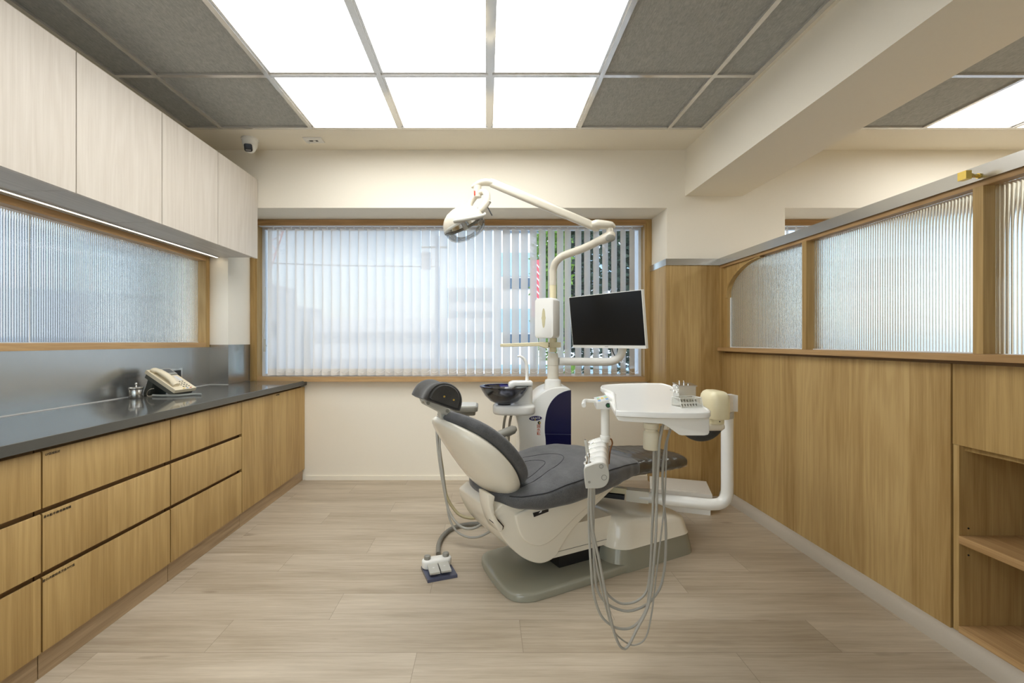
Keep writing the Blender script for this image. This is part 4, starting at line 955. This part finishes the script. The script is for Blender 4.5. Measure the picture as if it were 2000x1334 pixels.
# hoses
P5 = lambda L_, Y0, Y1: [at(1100+x/5.714, 1040+y/5.714, Y0+(Y1-Y0)*i/(len(L_)-1)) for i, (x, y) in enumerate(L_)]
HS = [([(315, -505), (310, -380), (315, -180), (335, 0), (400, 300), (470, 660), (540, 1000), (600, 1200), (660, 1288), (725, 1265), (830, 1060), (925, 880), (975, 690), (1010, 350), (1035, 0), (1045, -400), (1065, -800), (1075, -1000), (1110, -1180), (1135, -1240)], .0044, 1.46, 1.58),
      ([(330, -505), (325, -300), (330, 0), (365, 300), (415, 560), (480, 850), (560, 1090), (690, 1218), (810, 1252), (925, 1160), (990, 880), (1035, 500), (1070, 200), (1105, -80), (1135, -400), (1150, -800), (1160, -1000), (1185, -1150)], .0028, 1.50, 1.62),
      ([(290, -505), (285, -300), (290, 0), (312, 400), (340, 680), (420, 920), (540, 1035), (650, 1073), (760, 1058), (860, 975), (935, 830), (960, 640), (975, 400), (985, 150), (1000, -200), (1005, -500), (1015, -1000), (1030, -1190)], .0044, 1.52, 1.60),
      ([(345, -505), (340, -250), (335, 0), (345, 330), (370, 590), (430, 730), (540, 825), (720, 875), (890, 825), (1000, 735), (1090, 590), (1135, 350), (1147, 50), (1140, -150), (1115, -420), (1110, -700), (1140, -950), (1180, -1100), (1205, -1175)], .0044, 1.54, 1.64),
      ([(300, -505), (300, -250), (325, 50), (370, 380), (425, 560), (490, 680), (600, 770), (700, 792), (830, 757), (930, 650), (965, 450), (985, 150), (1005, -300), (1030, -600), (1040, -900), (1065, -1050), (1100, -1190)], .0042, 1.56, 1.62)]
for pts, r, y0, y1 in HS: M().tube(P5(pts, y0, y1), r, 10, smooth=5).build('hose', 'hose', du, smooth=70)
M().tube([at(1189, 856, 1.78), at(1194, 858, 1.78), at(1196, 866, 1.78), at(1193, 874, 1.78), at(1191, 884, 1.76), at(1189, 905, 1.72)], .0032, 8, smooth=4).build('wire', plain('brown_wire', srgb(130, 84, 40), .4), du)
# arm to the pole
A_ = V((1.28, 2.42))
M().tube([(1.28, 2.42, .745), (1.28, 2.42, .50), (1.28, 2.42, .37), (1.275, 2.42, .325), (1.25, 2.422, .292), (1.20, 2.43, .280), (1.10, 2.463, .279), (.95, 2.525, .279), (.86, 2.563, .279)], .0305, 20, smooth=5).build('support_pole', 'white', du, smooth=70)
d_ = V((.86-1.2, 2.563-2.43, 0)).normalized()
S0 = V((.88, 2.555, .285))
fm = frame(S0, d_, (0, 0, 1))
M().box(-.03, .09, -.030, .030, -.033, .031, .010, 2, fm).build('sleeve', 'whitew', du)
M().box(.085, .40, -.026, -.006, .0, .030, .003, 1, fm).box(.085, .40, .006, .026, .004, .034, .003, 1, fm).build('mounting_bar', 'cream', du)
M().box(.10, .26, -.03, .03, -.028, -.002, .010, 3, fm).build('bellows', 'black', du)
M().cyl((1.28, 2.42, .742), (1.28, 2.42, .782), .033, 24, .003).build('pole_collar', 'lgrey', du)
M().box(1.235, 1.318, 2.385, 2.455, .782, .868, .012, 2).build('pivot_bracket', 'white', du)
cc = at(1398, 790, 1.86)
M().loft([[V((cc.x+a, 1.86+b, z)) for a, b in rrect(-.042+i_, .042-i_, -.055+i_, .075-i_, .034-i_, 6)] for z, i_ in ((.838, .002), (.842, 0), (.915, 0), (.932, .004), (.943, .011), (.949, .022))]).build('arm_cover', 'cream', du, smooth=60)
lm = frame(V((cc.x, 1.90, .888)), V((1.28-cc.x, 2.42-1.90, .826-.888)), (0, 0, 1))
M().box(0, .60, -.032, .032, -.045, .040, .012, 2, lm).build('spring_arm', 'white', du)
M().cyl((cc.x, 1.86, .815), (cc.x, 1.86, .842), .031, 24, .002).build('arm_collar', 'cream', du)
M().ball((cc.x, 1.828, .828), (.0025, .0025, .0025), 8).build('set_screw', 'black', du)
M().tube([(cc.x+.032, 1.86, .802), (cc.x+.022, 1.86, .802), (cc.x-.05, 1.86, .802), (.80, 1.86, .804), (.72, 1.84, .81)], [.010, .0165, .0175, .0175, .017], 16).build('elbow_arm', 'whitew', du, smooth=70)
rb = []
rad = []
for k in range(97):
    a = PI+.30+(PI-.85)*k/96; rb.append(at(1369, 814, 1.93)+V((.078*math.cos(a), 0, .078*math.sin(a)))); rad.append(.022+.0035*(k % 2))
M().tube(rb, rad, 16).build('corrugated_hose', plain('dark_ribbed_hose', srgb(84, 82, 76), .6), du, smooth=20)
# --- handpieces in the holders
hpA = thing('handpiece', 'slim pale grey handpiece standing tall in the nearest instrument holder', 'handpiece', at(1147, 905, 1.46))
M().tube([at(1150, 912, 1.50), at(1148.5, 890, 1.50), at(1145, 866, 1.50), at(1143.5, 860.5, 1.50), at(1143.2, 859, 1.50)], [.0062, .0062, .0055, .0048, .003], 14).build('grip', 'lgrey', hpA, smooth=70)
M().cyl(at(1143.2, 859.5, 1.50), at(1142.9, 857.8, 1.50), .0032, 12).build('tip', 'dchrome', hpA)
hpB = thing('handpiece', 'short metal handpiece in the nearest instrument holder', 'handpiece', at(1149, 903, 1.42))
M().tube([at(1149.5, 908, 1.425), at(1149.3, 900, 1.425), at(1149, 892, 1.425), at(1149, 885, 1.425), at(1149, 884, 1.425)], [.0062, .0052, .0046, .0048, .002], 14).build('grip', 'dchrome', hpB, smooth=70)
M().cyl(at(1149.5, 906, 1.425), at(1149.5, 901.8, 1.425), .0088, 16).build('collar', 'dchrome', hpB)
for px, py, Y, lab in ((1154.5, 867, 1.70, 'small chrome instrument tip in the farthest holder'), (1151.5, 877, 1.63, 'small chrome instrument tip in the second farthest holder')):
    t = thing('instrument_tip', lab, 'instrument', at(px, py+4, Y))
    M().tube([at(px-2, py+7, Y), at(px-1, py+1, Y), at(px+2, py-1.5, Y), at(px+5, py-2.5, Y)], [.006, .006, .005, .003], 12).build('tip', 'chrome', t, smooth=60)
# --- bur block and bur stand on the tray
nl, fl = tp(1326, 783.5, -.003), tp(1314.5, 776, -.003); dv = (fl-nl); dn = V((dv.y, -dv.x, 0)).normalized()
bb = thing('bur_block', 'metal instrument block with chrome pins at the back of the delivery tray', 'instrument block', nl)
ba_ = [nl, nl+dn*.055, nl+dn*.055+dv, fl]
M().loft([ba_, [p+V((0, 0, .052)) for p in ba_]]).build('block', brushed('satin_block', (.62, .60, .55), .22), bb, smooth=0)
M().loft([[p+V((0, 0, .0525)) for p in (nl-dn*.002-dv*.03, nl+dn*.059-dv*.03, nl+dn*.059+dv*1.03, fl-dn*.002+dv*.03)], [p+V((0, 0, .055)) for p in (nl-dn*.002-dv*.03, nl+dn*.059-dv*.03, nl+dn*.059+dv*1.03, fl-dn*.002+dv*.03)]]).build('lid', 'dchrome', bb, smooth=0)
for u, v, h in ((.30, .75, .009), (.42, .35, .013), (.62, .2, .006)):
    q = nl+dn*.055*u+dv*v+V((0, 0, .055)); M().tube([q, q+V((0, 0, h*.6)), q+V((0, 0, h))], [.0018, .0018, .0026], 8).build('pin', 'chrome', bb)
for v, z in ((.15, .046), (.15, .030), (.45, .048), (.72, .045), (.72, .026)):
    q = nl+dv*v+V((0, 0, z)); M().ball(q-dn*.003, (.0045, .0045, .0045), 10).build('clamp_knob', 'chrome', bb)
q = nl+dv*.72+V((0, 0, .030)); M().tube([q, q-dn*.016], .0015, 8).build('lever', 'chrome', bb)
a_, b_, c_ = tp(1331, 797, -.003), tp(1373, 790.5, -.003), tp(1321, 786, -.003)
ex = V((.076, .016, 0)); ey = V((-.0105, .050, 0))
bs = thing('bur_stand', 'clear acrylic bur stand with two rows of burs at the front of the delivery tray', 'bur stand', a_)
zt_ = lambda p, h: p+V((0, 0, h))
bt = [zt_(p, .001) for p in (a_, a_+ex, a_+ex+ey, a_+ey)]
tp_ = [zt_(p, .031) for p in (a_+ey*.18, a_+ex+ey*.18, a_+ex+ey, a_+ey)]
M().loft([bt, tp_]).build('case', 'acrylic', bs, smooth=0)
eg = M()
for q_ in range(4):
    for A_1, B_1 in ((bt[q_], tp_[q_]), (bt[q_], bt[(q_+1) % 4]), (tp_[q_], tp_[(q_+1) % 4])): eg.tube([A_1, B_1], .0009, 5)
eg.build('case_edge_glint', plain('white_edge_glint', (.85, .85, .80), .4), bs, smooth=0)  # thin white rods paint bright glints on the clear case edges
for r_ in range(2):
    for i in range(6):
        s0 = a_+ex*(.10+.13*i)+ey*(.10+.06*r_)
        z0 = .004+.013*r_
        M().tube([zt_(s0, z0+.001), zt_(s0+ey*.03-ex*.02, z0+.0085)], [.0010, .0026], 8).build('bur', 'grey', bs, label='small metal bur')
# ================================================================== OUTSIDE
gz = -2.6
struct(M().box(-60, 60, -40, 90, gz-.2, gz), 'ground', 'asphalt', smooth=0)
def bld(label, x0, x1, y0, y1, h, wallm, bandm, floors, fh, b0, roof=None):
    t = thing('building', label, 'building', ((x0+x1)/2, y0, gz))
    M().box(x0, x1, y0, y1, gz, gz+h).build('walls', wallm, t, smooth=0)
    for i in range(floors):
        z = gz+b0+i*fh
        M().box(x0+.3, x1-.3, y0-.06, y0+.05, z, z+fh*.42).build('window_band', bandm, t, smooth=0)
    if roof: M().box(*roof, gz+h, gz+h+2.0).build('roof_house', wallm, t, smooth=0)
    return t
bld('long white low building in the middle of the window view', -17, 1.0, 44, 54, 6.0, 'bwhite', 'bgrey', 2, 2.6, 1.0, (-12, -8, 46, 52))
bld('grey building at the left edge of the window view', -23, -18, 40, 50, 7.2, 'bgrey', 'bdark', 2, 3.0, 1.2, (-22, -20, 42, 48))
bld('taller grey building far behind the white low building', -6, 4, 70, 80, 12.0, 'bgrey', 'bwhite', 3, 3.2, 2.0)
bn = bld('banded glass building behind the right half of the blind', .4, 9.5, 22, 30, 12.0, 'bwhite', 'bblue', 4, 2.7, 1.5)
for i in range(4): M().box(.8, 9.2, 21.9, 22.1, gz+.9+i*2.7, gz+1.4+i*2.7).build('dark_band', 'bdark', bn, smooth=0)
sg = thing('street_sign', 'tall red street sign with white marks seen between the blind vanes', 'sign', (1.05, 10.4, gz))
M().box(1.03, 1.24, 10.3, 10.4, gz+4.3, gz+5.6).build('panel', 'bred', sg, smooth=0)
mk = M()
for i in range(8):
    z = gz+4.36+i*.15; mk.tube([V((1.06, 10.29, z)), V((1.12, 10.29, z+.10)), V((1.21, 10.29, z-.02))], .014, 5)
mk.build('mark', 'whiteink', sg)
M().cyl((1.13, 10.45, gz), (1.13, 10.45, gz+5.4), .06, 10).build('post', 'grey', sg)
up_ = thing('utility_pole', 'concrete utility pole with a transformer beyond the blind', 'utility pole', (-3.0, 28, gz))
M().cyl((-3.0, 28, gz), (-3.0, 28, 7.6), .16, 12).build('pole', 'bgrey', up_)
M().cyl((-3.7, 28, 5.6), (-3.7, 28, 6.6), .32, 12).build('transformer', 'bgrey', up_)
M().box(-4.0, -2.4, 27.95, 28.05, 6.9, 7.0).build('crossarm', 'grey', up_, smooth=0)
M().tube([V((-16, 28, 6.1)), V((-10, 28, 5.85)), V((-3.0, 28, 5.75))], .035, 6, smooth=4).build('cable', 'bdark', up_)
cr = thing('tower_crane', 'pale red lattice crane jib at the top left of the window view', 'crane', (-16.5, 34, gz))
lat = M(); c0, c1 = V((-16.3, 34, 6.5)), V((-15.0, 34, 12.0))
for s in (-.55, .55): lat.tube([c0+V((s*.3, 0, 0)), c1+V((s*1.3, 0, 0))], .05, 5)
for i in range(8):
    a, b = i/8, (i+1)/8; sa, sb = (.165+.55*a), (.165+.55*b)
    lat.tube([c0.lerp(c1, a)+V((sa*(-1)**i, 0, 0)), c0.lerp(c1, b)+V((-sb*(-1)**i, 0, 0))], .035, 5)
lat.tube([V((-16.3, 34, gz)), V((-16.3, 34, 6.6))], .12, 6)
lat.build('jib', 'crane', cr)
def tree(label, x, y, h, r, mat, n, seed, low=.25, lsz=.11):
    rnd = random.Random(seed); t = thing('tree', label, 'tree', (x, y, gz), 0, 'trees outside the window')
    M().tube([V((x, y, gz)), V((x+.05, y, gz+h*.4)), V((x-.03, y+.05, gz+h*.8))], [.10, .07, .03], 8).build('trunk', 'bark', t)
    m = M()
    for _ in range(n):
        while True:
            p = V((rnd.uniform(-1, 1), rnd.uniform(-1, 1), rnd.uniform(-1, 1)))
            if p.length < 1: break
        p = p*(.55+.45*rnd.random())
        c = V((x+p.x*r, y+p.y*r, gz+h*(low+(1-low)*.5)+p.z*h*(1-low)*.5))
        a = V((rnd.gauss(0, 1), rnd.gauss(0, 1), rnd.gauss(0, .6))).normalized(); b = a.cross(V((rnd.gauss(0, 1), rnd.gauss(0, 1), rnd.gauss(0, 1)))).normalized()
        s = lsz*rnd.uniform(.6, 1.3)
        m.quad(c-a*s, c+b*s*.45-a*s*.1, c+a*s, c-b*s*.45-a*s*.1)
    m.build('foliage', mat, t, smooth=0)
tree('dense dark green tree close outside at the right end of the window', 4.75, 13.5, 10.0, 1.75, 'leafd', 8000, 3, .12, .13)
tree('second dark green tree behind the monitor', 3.15, 15.6, 10.0, 1.0, 'leafd', 3600, 5, .12, .13)
tree('bright green sunlit tree beside the red street sign', 1.75, 12.2, 8.4, .62, 'leaf', 2600, 8, .3, .11)
tree('bright green bush low behind the monitor arm', 1.75, 9.4, 3.4, .50, 'leaf', 1300, 11, .2, .10)
sb = thing('building', 'white banded building beyond the near half of the reeded side window', 'building', (-8, 1, gz))
M().box(-9, -6.8, -6, 8.2, gz, 1.85).build('walls', 'bwhite', sb, smooth=0)
for i in range(3): M().box(-6.82, -6.7, -6, 8.1, .2+i*.42, .36+i*.42).build('balcony_band', 'bgrey', sb, smooth=0)
sd = thing('building', 'blue grey building beyond the middle of the reeded side window', 'building', (-8, 10, gz))
M().box(-10, -6.6, 8.4, 14, gz, 2.9).build('walls', plain('blue_grey_facade', srgb(116, 132, 158), .8), sd, smooth=0)
for i in range(4): M().box(-6.62, -6.5, 8.5, 13.8, .5+i*.6, .68+i*.6).build('balcony_band', 'bwhite', sd, smooth=0)
sw = thing('building', 'grey building wall close beyond the window end of the reeded side window', 'building', (-3.4, 6.0, gz))
M().box(-5.2, -2.62, 4.35, 5.2, gz, 4.5).build('walls', plain('weathered_concrete', srgb(84, 86, 86), .85), sw, smooth=0)
# ================================================================== LIGHT
wd = bpy.data.worlds.new('sky'); SC.world = wd; wd.use_nodes = True
t = wd.node_tree; t.nodes.clear()
sky = t.nodes.new('ShaderNodeTexSky'); sky.sky_type = 'NISHITA'; sky.sun_disc = False; sky.sun_elevation = math.radians(48); sky.sun_rotation = math.radians(200); sky.air_density = 1.2; sky.dust_density = 2.0; sky.ozone_density = 2.0
bgn = t.nodes.new('ShaderNodeBackground'); bgn.inputs[1].default_value = SKY
mxs = t.nodes.new('ShaderNodeMix'); mxs.data_type = 'RGBA'; mxs.inputs[0].default_value = .55; mxs.inputs[7].default_value = (3.1, 3.7, 4.7, 1); t.links.new(sky.outputs[0], mxs.inputs[6]); t.links.new(mxs.outputs[2], bgn.inputs[0]); o = t.nodes.new('ShaderNodeOutputWorld'); t.links.new(bgn.outputs[0], o.inputs[0])
sun = bpy.data.lights.new('sun', 'SUN'); sun.energy = SUN; sun.angle = math.radians(1); sun.color = (1, .95, .86)
so = bpy.data.objects.new('sun', sun); COL.objects.link(so); so.rotation_euler = (math.radians(4), math.radians(42), 0); so.location = (0, -5, 12)
# ================================================================== CAMERA
cd = bpy.data.cameras.new('camera'); cam_ = bpy.data.objects.new('camera', cd); COL.objects.link(cam_)
cam_.location = (0, 0, EYE); cam_.rotation_euler = (PI/2, 0, 0)
cd.sensor_width = 36; cd.lens = F/2000*36; cd.shift_x = .025; cd.shift_y = 0; cd.clip_start = .05; cd.clip_end = 300
SC.camera = cam_
SC.view_settings.view_transform = 'Standard'; SC.view_settings.look = 'None'; SC.view_settings.gamma = 1; SC.view_settings.use_curve_mapping = False
SC.view_settings.exposure = EXPO
cy = SC.cycles
cy.use_denoising = True; cy.max_bounces = 10; cy.diffuse_bounces = 5; cy.glossy_bounces = 5; cy.transmission_bounces = 8; cy.transparent_max_bounces = 16
cy.sample_clamp_indirect = 6.0; cy.caustics_reflective = False
